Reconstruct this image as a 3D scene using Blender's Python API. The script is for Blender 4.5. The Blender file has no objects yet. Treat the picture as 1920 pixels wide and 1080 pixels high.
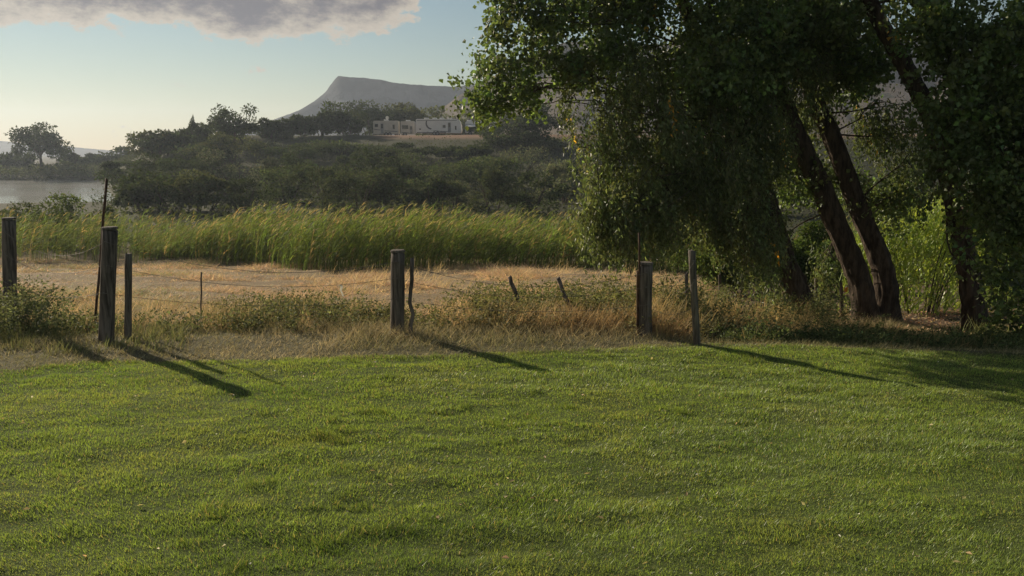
import bpy, math, random
import numpy as np
from mathutils import Vector

R = math.radians
rng = np.random.default_rng(7)
random.seed(7)
scene = bpy.context.scene
col = scene.collection

# ------------------------------------------------------------------ camera
F = 1478.0                      # focal length in pixels of a 1920 wide picture
PITCH = R(9.8)
EYE = 1.9
cam = bpy.data.cameras.new('camera')
cam.sensor_width = 36.0
cam.lens = 36.0 * F / 1920.0
cam.clip_start = 0.05
cam.clip_end = 9000
cam_o = bpy.data.objects.new('camera', cam)
cam_o.location = (0, 0, EYE)
cam_o.rotation_euler = (math.pi / 2 - PITCH, 0, 0)
col.objects.link(cam_o)
scene.camera = cam_o

# ------------------------------------------------------------------ sky, sun, exposure
SUN_AZ, SUN_EL = R(-45.5), R(23.5)          # azimuth from +Y towards +X
world = bpy.data.worlds.new('World')
scene.world = world
world.use_nodes = True
nt = world.node_tree
for n in list(nt.nodes):
    nt.nodes.remove(n)


def N(tree, typ, **kw):
    n = tree.nodes.new(typ)
    for k, v in kw.items():
        if k.startswith('i_'):
            key = k[2:]
            key = int(key) if key.isdigit() else key.replace('_', ' ')
            n.inputs[key].default_value = v
        else:
            setattr(n, k, v)
    return n


def M(tree, op, a, b=None, c=None, clamp=False):
    n = tree.nodes.new('ShaderNodeMath')
    n.operation = op
    n.use_clamp = clamp
    for i, v in enumerate((a, b, c)):
        if v is None:
            continue
        if isinstance(v, (int, float)):
            n.inputs[i].default_value = v
        else:
            tree.links.new(v, n.inputs[i])
    return n.outputs[0]


def SS(tree, lo, hi, v):
    n = tree.nodes.new('ShaderNodeMapRange')
    n.interpolation_type = 'SMOOTHSTEP'
    n.inputs[1].default_value = lo
    n.inputs[2].default_value = hi
    tree.links.new(v, n.inputs[0])
    return n.outputs[0]


SKY_STRENGTH = 0.05
sky = N(nt, 'ShaderNodeTexSky', sky_type='NISHITA', sun_disc=False, sun_elevation=SUN_EL,
        sun_rotation=SUN_AZ, altitude=1400.0, air_density=1.6, dust_density=0.0, ozone_density=2.2)
tc = N(nt, 'ShaderNodeTexCoord')
sx = N(nt, 'ShaderNodeSeparateXYZ')
nt.links.new(tc.outputs['Generated'], sx.inputs[0])
az = M(nt, 'MULTIPLY', M(nt, 'ARCTAN2', sx.outputs[0], sx.outputs[1]), 57.2958)   # degrees
el = M(nt, 'MULTIPLY', M(nt, 'ARCSINE', sx.outputs[2]), 57.2958)
cv = N(nt, 'ShaderNodeCombineXYZ')
nt.links.new(az, cv.inputs[0])
nt.links.new(M(nt, 'MULTIPLY', el, 1.7), cv.inputs[1])
n1 = N(nt, 'ShaderNodeTexNoise', i_Scale=0.24, i_Detail=12.0, i_Roughness=0.66)
nt.links.new(cv.outputs[0], n1.inputs['Vector'])
n2 = N(nt, 'ShaderNodeTexNoise', i_Scale=0.05, i_Detail=3.0, i_Roughness=0.5)
nt.links.new(cv.outputs[0], n2.inputs['Vector'])
# a flat-bottomed bank of cumulus: the base lies near 8 degrees, its end rises towards the north
base_line = M(nt, 'MAXIMUM', 7.3, M(nt, 'MULTIPLY_ADD', az, 0.75, 14.3))
rise = M(nt, 'SUBTRACT', el, base_line)
bank = M(nt, 'MULTIPLY', SS(nt, -1.2, 2.6, rise), 1.0)
bank = M(nt, 'MULTIPLY', bank, M(nt, 'SUBTRACT', 1.0, SS(nt, 34.0, 60.0, el)))
dens = M(nt, 'ADD', M(nt, 'MULTIPLY', n1.outputs[0], 1.5), M(nt, 'MULTIPLY', n2.outputs[0], 0.45))
dens = M(nt, 'ADD', dens, M(nt, 'MULTIPLY_ADD', bank, 0.60, -1.08))
# a few thin low streaks
cv2 = N(nt, 'ShaderNodeCombineXYZ')
nt.links.new(M(nt, 'MULTIPLY', az, 0.35), cv2.inputs[0])
nt.links.new(M(nt, 'MULTIPLY', el, 2.6), cv2.inputs[1])
n3 = N(nt, 'ShaderNodeTexNoise', i_Scale=0.33, i_Detail=6.0, i_Roughness=0.6)
nt.links.new(cv2.outputs[0], n3.inputs['Vector'])
streak = M(nt, 'MULTIPLY', SS(nt, 0.66, 0.80, n3.outputs[0]), M(nt, 'MULTIPLY', SS(nt, 2.5, 4.0, el), 0.35))
cover = SS(nt, 0.10, 0.20, dens)
thick = SS(nt, 0.15, 0.60, dens)
ccol = N(nt, 'ShaderNodeMix', data_type='RGBA')
ccol.inputs[6].default_value = (9.0, 7.9, 6.5, 1)
ccol.inputs[7].default_value = (2.3, 2.2, 2.6, 1)
nt.links.new(thick, ccol.inputs[0])
mx = N(nt, 'ShaderNodeMix', data_type='RGBA')
nt.links.new(M(nt, 'MAXIMUM', cover, streak), mx.inputs[0])
nt.links.new(sky.outputs[0], mx.inputs[6])
nt.links.new(ccol.outputs[2], mx.inputs[7])
bg = N(nt, 'ShaderNodeBackground', i_Strength=SKY_STRENGTH)
nt.links.new(mx.outputs[2], bg.inputs[0])
wo = N(nt, 'ShaderNodeOutputWorld')
nt.links.new(bg.outputs[0], wo.inputs[0])

S = Vector((math.sin(SUN_AZ) * math.cos(SUN_EL), math.cos(SUN_AZ) * math.cos(SUN_EL), math.sin(SUN_EL)))
sun = bpy.data.lights.new('sun', 'SUN')
sun.energy = 5.0
sun.angle = R(0.53)
sun.color = (1.0, 0.86, 0.66)
sun_o = bpy.data.objects.new('sun', sun)
sun_o.rotation_euler = S.to_track_quat('Z', 'Y').to_euler()
sun_o.location = (-60, 60, 60)
col.objects.link(sun_o)

scene.view_settings.view_transform = 'Standard'
scene.view_settings.look = 'None'
scene.view_settings.exposure = 0.25
scene.view_settings.gamma = 1.0
scene.view_settings.use_curve_mapping = False
scene.render.engine = 'CYCLES'
cy = scene.cycles
cy.max_bounces = 6
cy.diffuse_bounces = 3
cy.transmission_bounces = 4
cy.glossy_bounces = 3
cy.volume_bounces = 0
cy.use_denoising = True
cy.caustics_reflective = False
cy.caustics_refractive = False
HAZE_DENSITY = 0.00042

# ------------------------------------------------------------------ helpers
CP, SP = math.cos(PITCH), math.sin(PITCH)


def ray(px, py):
    a = (px - 960.0) / F
    b = (540.0 - py) / F
    return np.array([a, CP + b * SP, -SP + b * CP])


def at(px, py, Y):
    d = ray(px, py)
    return np.array([0, 0, EYE]) + d * (Y / d[1])


def hash2(ix, iy, s):
    h = (ix.astype(np.int64) * 374761393 + iy.astype(np.int64) * 668265263 + s * 974634773) & 0xffffffff
    h = ((h ^ (h >> 13)) * 1274126177) & 0xffffffff
    return ((h ^ (h >> 16)) & 0xffff) / 65535.0


def vnoise(x, y, s=0):
    x = np.asarray(x, float); y = np.asarray(y, float)
    ix = np.floor(x); iy = np.floor(y)
    fx = x - ix; fy = y - iy
    fx = fx * fx * (3 - 2 * fx); fy = fy * fy * (3 - 2 * fy)
    a = hash2(ix, iy, s); b = hash2(ix + 1, iy, s); c = hash2(ix, iy + 1, s); d = hash2(ix + 1, iy + 1, s)
    return (a * (1 - fx) + b * fx) * (1 - fy) + (c * (1 - fx) + d * fx) * fy


def fbm(x, y, s=0, o=4):
    t = 0; a = 1.0; w = 0
    for i in range(o):
        t = t + a * vnoise(x * 2 ** i, y * 2 ** i, s + i); w += a; a *= .5
    return t / w


def sst(lo, hi, v):
    t = np.clip((np.asarray(v, float) - lo) / (hi - lo), 0, 1)
    return t * t * (3 - 2 * t)


EDGE_PX = np.array([-400, 0, 180, 350, 700, 960, 1150, 1300, 1600, 1920, 2400])
EDGE_PY = np.array([712, 700, 676, 680, 670, 662, 655, 647, 653, 666, 684])
EDGE_U = (EDGE_PX - 960) / F
EDGE_Y = np.array([EYE / math.tan(PITCH + math.atan((p - 540) / F)) for p in EDGE_PY])


def lawn_edge(x, y):
    u = np.asarray(x) / np.maximum(np.asarray(y), .5)
    return np.interp(u, EDGE_U, EDGE_Y)


def gz(x, y):
    x = np.asarray(x, float); y = np.asarray(y, float)
    u = x / np.maximum(y, 1.0)
    e = lawn_edge(x, y)
    # lawn: slight lumps
    z = (fbm(x * 2.2, y * 5.0, 3, 4) - .5) * .05 * sst(1.0, 3.0, y) + (vnoise(x * .35, y * .35, 9) - .5) * .06
    over = np.maximum(y - e, 0)
    ov2 = np.maximum(over - .95 * (1 - sst(.1, .25, u)), 0)
    zf = -0.105 * np.minimum(ov2, 18.5) - 0.03 * np.clip(ov2 - 18.5, 0, 25)
    zf = zf - .22 * sst(.05, 1.1, over) * sst(.16, .34, u)             # bank under the trees
    zf = zf + (fbm(x * .9, y * .9, 21, 3) - .5) * .22 * sst(.8, 3, over) * (1 - sst(24, 40, y))
    zf = zf + (fbm(x * .05, y * .05, 31, 3) - .5) * 1.0 * sst(20, 60, y)
    z = z * (1 - sst(0, .8, over)) + zf
    # bluff with a flat top
    m = sst(-.545, -.40, u + (fbm(y * .03, x * .03, 51, 2) - .5) * .05)
    top = 4.7 + (fbm(x * .03, y * .03, 61, 3) - .5) * .4
    face = sst(78, 136, y + (fbm(x * .06, y * .02, 71, 3) - .5) * 14)
    z = z + (top - z) * m * face
    # river
    riv = sst(74, 84, y + 5 * (vnoise(x * .05, 3 + 0 * x, 5) - .5)) * (1 - sst(149, 157, y)) * (1 - sst(-.535, -.485, u))
    z = z * (1 - riv) + (-6.0) * riv
    # low land behind the river
    left = (1 - m) * sst(150, 170, y)
    z = z * (1 - left) + (-2.6) * left
    return z


def ground_hit(px, py, y0=3.0, y1=320.0):
    d = ray(px, py)
    Y = np.geomspace(y0, y1, 4000)
    X = d[0] / d[1] * Y
    Z = EYE + d[2] / d[1] * Y
    g = gz(X, Y)
    i = np.argmax(Z < g)
    if i == 0:
        i = len(Y) - 1
    return np.array([X[i], Y[i], g[i]])


def gpt(x, y):
    return np.array([x, y, float(gz(x, y))])


def set_attr(me, name, data, domain='POINT'):
    data = np.asarray(data, np.float32)
    a = me.attributes.new(name, 'FLOAT_COLOR', domain)
    full = np.ones((len(data), 4), np.float32)
    full[:, :3] = data
    a.data.foreach_set('color', full.ravel())


def mesh_np(name, v, f, mat, parent=None, tint=None, smooth=False):
    v = np.asarray(v, np.float32); f = np.asarray(f, np.int32)
    me = bpy.data.meshes.new(name)
    n, k = f.shape
    me.vertices.add(len(v)); me.vertices.foreach_set('co', v.ravel())
    me.loops.add(n * k); me.loops.foreach_set('vertex_index', f.ravel())
    me.polygons.add(n)
    me.polygons.foreach_set('loop_start', np.arange(0, n * k, k, dtype=np.int32))
    try:
        me.polygons.foreach_set('loop_total', np.full(n, k, np.int32))
    except Exception:
        pass
    me.polygons.foreach_set('use_smooth', np.full(n, smooth, bool))
    me.update(calc_edges=True)
    if tint is not None:
        set_attr(me, 'tint', tint)
    me.materials.append(mat)
    o = bpy.data.objects.new(name, me)
    col.objects.link(o)
    if parent is not None:
        o.parent = parent
    return o


def mesh_py(name, v, f, mat, parent=None, smooth=False):
    me = bpy.data.meshes.new(name)
    me.from_pydata([tuple(map(float, p)) for p in v], [], f)
    me.update()
    if smooth:
        me.polygons.foreach_set('use_smooth', np.full(len(f), True))
    me.materials.append(mat)
    o = bpy.data.objects.new(name, me)
    col.objects.link(o)
    if parent is not None:
        o.parent = parent
    return o


def tag(o, label=None, cat=None, group=None, kind=None):
    if label: o['label'] = label
    if cat: o['category'] = cat
    if group: o['group'] = group
    if kind: o['kind'] = kind
    return o


def empty(name, loc, rz=0.0):
    o = bpy.data.objects.new(name, None)
    o.empty_display_size = .3
    o.location = tuple(map(float, loc)); o.rotation_euler = (0, 0, rz)
    col.objects.link(o)
    return o


class MB:
    """collects shapes of one mesh"""
    def __init__(s):
        s.v = []; s.f = []

    def add(s, v, f):
        b = len(s.v)
        s.v += [tuple(map(float, p)) for p in v]
        s.f += [tuple(i + b for i in q) for q in f]
        return s

    def box(s, x0, x1, y0, y1, z0, z1, bev=0.0):
        if bev <= 0:
            v = [(x, y, z) for z in (z0, z1) for y in (y0, y1) for x in (x0, x1)]
            return s.add(v, [(0, 2, 3, 1), (4, 5, 7, 6), (0, 1, 5, 4), (2, 6, 7, 3), (0, 4, 6, 2), (1, 3, 7, 5)])
        b = bev
        ring = [(x0 + b, y0), (x1 - b, y0), (x1, y0 + b), (x1, y1 - b), (x1 - b, y1), (x0 + b, y1), (x0, y1 - b), (x0, y0 + b)]
        cx, cy_ = (x0 + x1) / 2, (y0 + y1) / 2
        v = []
        for z, k in ((z0, b), (z0 + b, 0), (z1 - b, 0), (z1, b)):
            for x, y in ring:
                v.append((x + (k if x < cx else -k) * .7, y + (k if y < cy_ else -k) * .7, z))
        f = [tuple(range(7, -1, -1)), tuple(range(24, 32))]
        for r in range(3):
            for i in range(8):
                j = (i + 1) % 8
                f.append((r * 8 + i, r * 8 + j, r * 8 + 8 + j, r * 8 + 8 + i))
        return s.add(v, f)

    def prism(s, poly, y0, y1):
        """poly in x,z; extruded along y"""
        n = len(poly)
        v = [(x, y0, z) for x, z in poly] + [(x, y1, z) for x, z in poly]
        f = [tuple(range(n)), tuple(range(2 * n - 1, n - 1, -1))]
        for i in range(n):
            j = (i + 1) % n
            f.append((i, n + i, n + j, j))
        return s.add(v, f)

    def cyl_y(s, cx, cz, r, y0, y1, n=16):
        return s.prism([(cx + r * math.cos(2 * math.pi * i / n), cz + r * math.sin(2 * math.pi * i / n)) for i in range(n)], y0, y1)

    def build(s, name, mat, parent=None, smooth=False):
        return mesh_py(name, s.v, s.f, mat, parent, smooth)


def catmull(P, n):
    P = np.asarray(P, float)
    P = np.vstack([2 * P[0] - P[1], P, 2 * P[-1] - P[-2]])
    out = []
    m = len(P) - 3
    for k in range(m):
        p0, p1, p2, p3 = P[k:k + 4]
        for t in np.linspace(0, 1, n, endpoint=False):
            out.append(.5 * ((2 * p1) + (-p0 + p2) * t + (2 * p0 - 5 * p1 + 4 * p2 - p3) * t * t + (-p0 + 3 * p1 - 3 * p2 + p3) * t ** 3))
    out.append(P[-2])
    return np.array(out)


def tube(path, radii, seg=10, rough=0.0, seed=0, cap=True):
    path = np.asarray(path, float)
    n = len(path)
    radii = np.interp(np.linspace(0, 1, n), np.linspace(0, 1, len(radii)), radii)
    T = np.gradient(path, axis=0)
    T /= np.linalg.norm(T, axis=1)[:, None] + 1e-9
    ref = np.array([0.31, .87, .02]) if abs(T[0][2]) > .6 else np.array([0, 0.05, 1.0])
    V = []
    for i in range(n):
        u = np.cross(T[i], ref); u /= np.linalg.norm(u) + 1e-9
        w = np.cross(T[i], u)
        a = np.arange(seg) * 2 * math.pi / seg
        r = radii[i] * (1 + rough * (2 * vnoise(a * 3.1 + seed * 7, np.full(seg, i * .45 + seed), seed) - 1))
        V.append(path[i] + (np.cos(a) * r)[:, None] * u + (np.sin(a) * r)[:, None] * w)
    V = np.vstack(V)
    Fs = []
    for i in range(n - 1):
        for j in range(seg):
            k = (j + 1) % seg
            Fs.append((i * seg + j, i * seg + k, (i + 1) * seg + k, (i + 1) * seg + j))
    if cap:
        Fs.append(tuple(range(seg - 1, -1, -1)))
        Fs.append(tuple((n - 1) * seg + j for j in range(seg)))
    return V, Fs


def norm(a):
    return a / (np.linalg.norm(a, axis=-1, keepdims=True) + 1e-9)


def leaves(pos, axis, length, width, colr, fold=.25, nrm=None):
    """kite shaped leaves, folded along the midrib; one quad each"""
    n = len(pos)
    axis = norm(axis)
    r = rng.normal(size=(n, 3)) if nrm is None else nrm
    side = norm(np.cross(axis, r))
    up = np.cross(side, axis)
    L = np.broadcast_to(np.asarray(length, float), (n,))[:, None]
    W = np.broadcast_to(np.asarray(width, float), (n,))[:, None]
    p0 = pos
    p2 = pos + axis * L
    m = pos + axis * L * .42 + up * W * fold
    v = np.stack([p0, m + side * W * .5, p2, m - side * W * .5], 1).reshape(-1, 3)
    f = np.arange(4 * n).reshape(n, 4)
    c = np.repeat(colr, 4, 0)
    return v, f, c


def blades(pos, h, w, lean, colr, tipc=None):
    """single-triangle grass blades; lean = horizontal offset of the tip"""
    n = len(pos)
    a = rng.uniform(0, 2 * math.pi, n)
    d = np.stack([np.cos(a), np.sin(a), np.zeros(n)], 1) * (w * .5)[:, None]
    tip = pos + np.stack([lean[:, 0], lean[:, 1], h], 1)
    v = np.stack([pos - d, pos + d, tip], 1).reshape(-1, 3)
    f = np.arange(3 * n).reshape(n, 3)
    if tipc is None:
        c = np.repeat(colr, 3, 0)
    else:
        c = np.stack([colr, colr, tipc], 1).reshape(-1, 3)
    return v, f, c


def strips(pos, d0, length, width, droop, colr, segs=3):
    """bending strap leaves: segs quads each"""
    n = len(pos)
    d0 = norm(d0)
    L = np.broadcast_to(np.asarray(length, float), (n,))
    W = np.broadcast_to(np.asarray(width, float), (n,))
    side = norm(np.cross(d0, rng.normal(size=(n, 3))))
    pts = []
    p = pos.copy(); d = d0.copy()
    for k in range(segs + 1):
        t = k / segs
        w = W * (1 - t) ** .6 * .5 + .0006
        pts.append(p + side * w[:, None]); pts.append(p - side * w[:, None])
        p = p + d * (L / segs)[:, None]
        d = norm(d + droop / segs)
    m = 2 * (segs + 1)
    v = np.stack(pts, 1).reshape(-1, 3)
    base = (np.arange(n) * m)[:, None]
    f = []
    for k in range(segs):
        f.append(base + np.array([2 * k, 2 * k + 1, 2 * k + 3, 2 * k + 2]))
    f = np.stack(f, 1).reshape(-1, 4)
    return v, f, np.repeat(colr, m, 0)


def join(parts):
    vs, fs, cs = [], [], []; b = 0
    for v, f, c in parts:
        vs.append(v); fs.append(f + b); cs.append(c); b += len(v)
    return np.vstack(vs), np.vstack(fs), np.vstack(cs)


def jitter(base, n, amt=.25, hue=.08):
    base = np.asarray(base, float)
    k = np.exp(rng.normal(0, amt, (n, 1)))
    return np.clip(base * k * (1 + rng.normal(0, hue, (n, 3))), .004, .9)


def mixc(a, b, t):
    return np.asarray(a)[None] * (1 - t[:, None]) + np.asarray(b)[None] * t[:, None]

# ------------------------------------------------------------------ materials
def new_mat(name):
    m = bpy.data.materials.new(name); m.use_nodes = True
    t = m.node_tree
    for n in list(t.nodes): t.nodes.remove(n)
    out = t.nodes.new('ShaderNodeOutputMaterial')
    return m, t, out


def leaf_mat(name, trans=.4, rough=.5, spec=.3, tboost=(1.25, 1.2, .7)):
    m, t, out = new_mat(name)
    at_ = N(t, 'ShaderNodeAttribute', attribute_name='tint')
    p = N(t, 'ShaderNodeBsdfPrincipled', i_Roughness=rough)
    p.inputs['Specular IOR Level'].default_value = spec
    t.links.new(at_.outputs[0], p.inputs['Base Color'])
    tr = N(t, 'ShaderNodeBsdfTranslucent')
    mu = N(t, 'ShaderNodeMix', data_type='RGBA', blend_type='MULTIPLY')
    mu.inputs[0].default_value = 1; mu.inputs[7].default_value = (*[q_ * trans * 2 for q_ in tboost], 1)
    t.links.new(at_.outputs[0], mu.inputs[6]); t.links.new(mu.outputs[2], tr.inputs[0])
    ms = N(t, 'ShaderNodeAddShader')          # reflected plus transmitted light, as in a real leaf
    t.links.new(p.outputs[0], ms.inputs[0]); t.links.new(tr.outputs[0], ms.inputs[1])
    t.links.new(ms.outputs[0], out.inputs[0])
    return m


def noise_mat(name, c1, c2, scale=6.0, stretch=(1, 1, 1), rough=.85, bump=.4, detail=8.0, metal=0.0, spec=.3, dist=.02, lo=.35, hi=.65, coords='Object'):
    m, t, out = new_mat(name)
    tc_ = N(t, 'ShaderNodeTexCoord'); mp = N(t, 'ShaderNodeMapping')
    mp.inputs['Scale'].default_value = stretch
    t.links.new(tc_.outputs[coords], mp.inputs[0])
    nz = N(t, 'ShaderNodeTexNoise', i_Scale=scale, i_Detail=detail, i_Roughness=.65)
    t.links.new(mp.outputs[0], nz.inputs['Vector'])
    mxx = N(t, 'ShaderNodeMix', data_type='RGBA')
    mxx.inputs[6].default_value = (*c1, 1); mxx.inputs[7].default_value = (*c2, 1)
    t.links.new(SS(t, lo, hi, nz.outputs[0]), mxx.inputs[0])
    p = N(t, 'ShaderNodeBsdfPrincipled', i_Roughness=rough, i_Metallic=metal)
    p.inputs['Specular IOR Level'].default_value = spec
    t.links.new(mxx.outputs[2], p.inputs['Base Color'])
    if bump:
        b = N(t, 'ShaderNodeBump', i_Strength=bump, i_Distance=dist)
        t.links.new(nz.outputs[0], b.inputs['Height']); t.links.new(b.outputs[0], p.inputs['Normal'])
    t.links.new(p.outputs[0], out.inputs[0])
    return m


mat_grass = leaf_mat('lawn grass', .45, .45, .35, (1.3, 1.2, .6))
mat_dry = leaf_mat('dry grass', .35, .7, .15, (1.15, 1.0, .8))
mat_reed = leaf_mat('reed', .42, .75, .08, (1.3, 1.2, .6))
mat_leaf = leaf_mat('cottonwood leaf', .5, .5, .3)
mat_far_leaf = leaf_mat('distant foliage', .22, .8, .04)
mat_bark = noise_mat('bark', (.045, .035, .027), (.135, .105, .08), 5.0, (3.2, 3.2, .7), .95, 1.0, 9.0, spec=.1, dist=.05)
mat_twig = noise_mat('twig', (.05, .04, .03), (.12, .10, .08), 12, spec=.1)
mat_post = noise_mat('weathered wood', (.055, .046, .04), (.20, .17, .145), 14, (2.5, 2.5, .18), .92, .8, 9.0, spec=.15, dist=.02)
mat_post_pale = noise_mat('grey wood', (.07, .06, .05), (.20, .175, .145), 14, (2.5, 2.5, .18), .92, .8, 9.0, spec=.15, dist=.02)
mat_rust = noise_mat('rusty steel', (.05, .03, .022), (.15, .085, .05), 25, (1, 1, .4), .8, .4, 8, metal=.3, spec=.3, dist=.004)
mat_wire = noise_mat('galvanised wire', (.10, .09, .08), (.2, .18, .16), 40, rough=.7, bump=0, metal=.3)
mat_white = noise_mat('sun-bleached plastic', (.72, .68, .58), (.86, .83, .76), 8, rough=.5, bump=.1)
mat_tape, t, out = new_mat('thin white tape')
p = N(t, 'ShaderNodeBsdfPrincipled', i_Roughness=.5)
nz = N(t, 'ShaderNodeTexNoise', i_Scale=60.0)
rmp = N(t, 'ShaderNodeMix', data_type='RGBA'); rmp.inputs[6].default_value = (.78, .75, .66, 1); rmp.inputs[7].default_value = (.86, .84, .78, 1)
t.links.new(nz.outputs[0], rmp.inputs[0]); t.links.new(rmp.outputs[2], p.inputs['Base Color'])
tr = N(t, 'ShaderNodeBsdfTranslucent'); t.links.new(rmp.outputs[2], tr.inputs[0])
ms = N(t, 'ShaderNodeMixShader'); ms.inputs[0].default_value = .55
t.links.new(p.outputs[0], ms.inputs[1]); t.links.new(tr.outputs[0], ms.inputs[2]); t.links.new(ms.outputs[0], out.inputs[0])
mat_orange = noise_mat('orange plastic', (.75, .25, .04), (.85, .33, .06), 8, rough=.5, bump=.1)

# ground: zone colour from the mesh, fine soil and thatch grain from noise
m, t, out = new_mat('ground')
at_ = N(t, 'ShaderNodeAttribute', attribute_name='tint')
tc_ = N(t, 'ShaderNodeTexCoord')
na = N(t, 'ShaderNodeTexNoise', i_Scale=14.0, i_Detail=9.0, i_Roughness=.7)
nb = N(t, 'ShaderNodeTexNoise', i_Scale=.7, i_Detail=5.0, i_Roughness=.6)
t.links.new(tc_.outputs['Object'], na.inputs['Vector']); t.links.new(tc_.outputs['Object'], nb.inputs['Vector'])
val = M(t, 'ADD', M(t, 'MULTIPLY_ADD', na.outputs[0], 1.1, .1), M(t, 'MULTIPLY_ADD', nb.outputs[0], .8, -.05))
hv = N(t, 'ShaderNodeVectorMath', operation='SCALE')
t.links.new(at_.outputs[0], hv.inputs[0]); t.links.new(val, hv.inputs['Scale'])
p = N(t, 'ShaderNodeBsdfPrincipled', i_Roughness=.95)
p.inputs['Specular IOR Level'].default_value = .1
t.links.new(hv.outputs[0], p.inputs['Base Color'])
b = N(t, 'ShaderNodeBump', i_Strength=.7, i_Distance=.05)
t.links.new(na.outputs[0], b.inputs['Height']); t.links.new(b.outputs[0], p.inputs['Normal'])
t.links.new(p.outputs[0], out.inputs[0])
mat_ground = m

# river
m, t, out = new_mat('river water')
tc_ = N(t, 'ShaderNodeTexCoord'); mp = N(t, 'ShaderNodeMapping'); mp.inputs['Scale'].default_value = (.35, 1.3, 1)
t.links.new(tc_.outputs['Object'], mp.inputs[0])
na = N(t, 'ShaderNodeTexNoise', i_Scale=.8, i_Detail=6.0, i_Roughness=.6)
t.links.new(mp.outputs[0], na.inputs['Vector'])
nb = N(t, 'ShaderNodeTexNoise', i_Scale=.06, i_Detail=3.0)
t.links.new(mp.outputs[0], nb.inputs['Vector'])
p = N(t, 'ShaderNodeBsdfPrincipled', i_Roughness=.08)
p.inputs['Base Color'].default_value = (.34, .33, .28, 1)
p.inputs['IOR'].default_value = 1.33
b = N(t, 'ShaderNodeBump', i_Distance=.5)
t.links.new(M(t, 'MULTIPLY_ADD', SS(t, .4, .65, nb.outputs[0]), .35, .12), b.inputs['Strength'])
t.links.new(na.outputs[0], b.inputs['Height']); t.links.new(b.outputs[0], p.inputs['Normal'])
t.links.new(p.outputs[0], out.inputs[0])
mat_water = m


def rock_mat(name, c1, c2, c3, band=.06):
    m, t, out = new_mat(name)
    tc_ = N(t, 'ShaderNodeTexCoord'); sp_ = N(t, 'ShaderNodeSeparateXYZ')
    t.links.new(tc_.outputs['Object'], sp_.inputs[0])
    nz = N(t, 'ShaderNodeTexNoise', i_Scale=.022, i_Detail=9.0, i_Roughness=.65)
    t.links.new(tc_.outputs['Object'], nz.inputs['Vector'])
    st = M(t, 'SINE', M(t, 'ADD', M(t, 'MULTIPLY', sp_.outputs[2], band * 6.28), M(t, 'MULTIPLY', nz.outputs[0], 9.0)))
    a = N(t, 'ShaderNodeMix', data_type='RGBA'); a.inputs[6].default_value = (*c1, 1); a.inputs[7].default_value = (*c2, 1)
    t.links.new(SS(t, -.5, .9, st), a.inputs[0])
    n2_ = N(t, 'ShaderNodeTexNoise', i_Scale=.09, i_Detail=9.0, i_Roughness=.7)
    t.links.new(tc_.outputs['Object'], n2_.inputs['Vector'])
    c = N(t, 'ShaderNodeMix', data_type='RGBA'); c.inputs[7].default_value = (*c3, 1)
    t.links.new(a.outputs[2], c.inputs[6]); t.links.new(SS(t, .5, .62, n2_.outputs[0]), c.inputs[0])
    p = N(t, 'ShaderNodeBsdfPrincipled', i_Roughness=.95)
    p.inputs['Specular IOR Level'].default_value = .1
    t.links.new(c.outputs[2], p.inputs['Base Color'])
    b = N(t, 'ShaderNodeBump', i_Strength=.8, i_Distance=2.5)
    t.links.new(n2_.outputs[0], b.inputs['Height']); t.links.new(b.outputs[0], p.inputs['Normal'])
    t.links.new(p.outputs[0], out.inputs[0])
    return m


mat_mesa = rock_mat('shale and sandstone', (.038, .048, .066), (.07, .08, .10), (.03, .04, .05))
mat_hill = rock_mat('dry hillside', (.115, .09, .065), (.14, .11, .08), (.07, .068, .04))

# ------------------------------------------------------------------ ground sheet
ang = np.concatenate([np.arange(-180, -48, 4.0), np.arange(-48, 48, .36), np.arange(48, 180.1, 4.0)])
ang[-1] = 180.0
rad = np.concatenate([[.3], np.geomspace(1.0, 40, 200), np.geomspace(40.8, 190, 110)[0:], np.geomspace(200, 1480, 34)])
A, RR = np.meshgrid(np.radians(ang), rad)
X = np.sin(A) * RR; Y = np.cos(A) * RR
Z = gz(X, Y)
Z[0, :] = 0
u = X / np.maximum(Y, 1)
over = Y - lawn_edge(X, Y)
lawnm = 1 - sst(-.12, .06, over + (vnoise(X * 5, Y * 5, 4) - .5) * .3)
c_lawn = np.array([.085, .11, .034]); c_strip = np.array([.13, .12, .07]); c_field = np.array([.25, .195, .12])
c_wood = np.array([.13, .095, .065]); c_bluff = np.array([.055, .058, .032]); c_far = np.array([.065, .062, .036]); c_soil = np.array([.24, .15, .10])
C = np.broadcast_to(c_strip, X.shape + (3,)).copy()


def lay(C, c, mk):
    return C * (1 - mk[..., None]) + c * mk[..., None]


C = lay(C, c_field, sst(1.2, 3.0, over) * (1 - sst(.06, .16, u)))
C = lay(C, c_wood, sst(.15, .5, over) * sst(.16, .26, u))
C = lay(C, c_bluff, sst(26, 40, Y))
C = lay(C, c_soil, sst(3.6, 4.4, Z) * sst(80, 110, Y) * sst(-.18, -.15, u) * .9)
C = lay(C, c_far, np.maximum(sst(146, 156, Y) * (u < -.4), sst(160, 190, Y)))
C = lay(C, c_lawn, lawnm)
nr, na_ = X.shape
idx = np.arange(nr * na_).reshape(nr, na_)
q = np.stack([idx[:-1, :-1], idx[1:, :-1], idx[1:, 1:], idx[:-1, 1:]], -1).reshape(-1, 4)
q = q[:, ::-1]
g = mesh_np('ground', np.stack([X, Y, Z], -1).reshape(-1, 3), q, mat_ground, None, C.reshape(-1, 3), True)
tag(g, kind='structure')

RIVER_Z = -3.5
rv = mesh_np('river', [(-420, 60, RIVER_Z), (-20, 60, RIVER_Z), (-20, 170, RIVER_Z), (-420, 170, RIVER_Z)], [(0, 1, 2, 3)], mat_water)
tag(rv, kind='structure')


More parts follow.
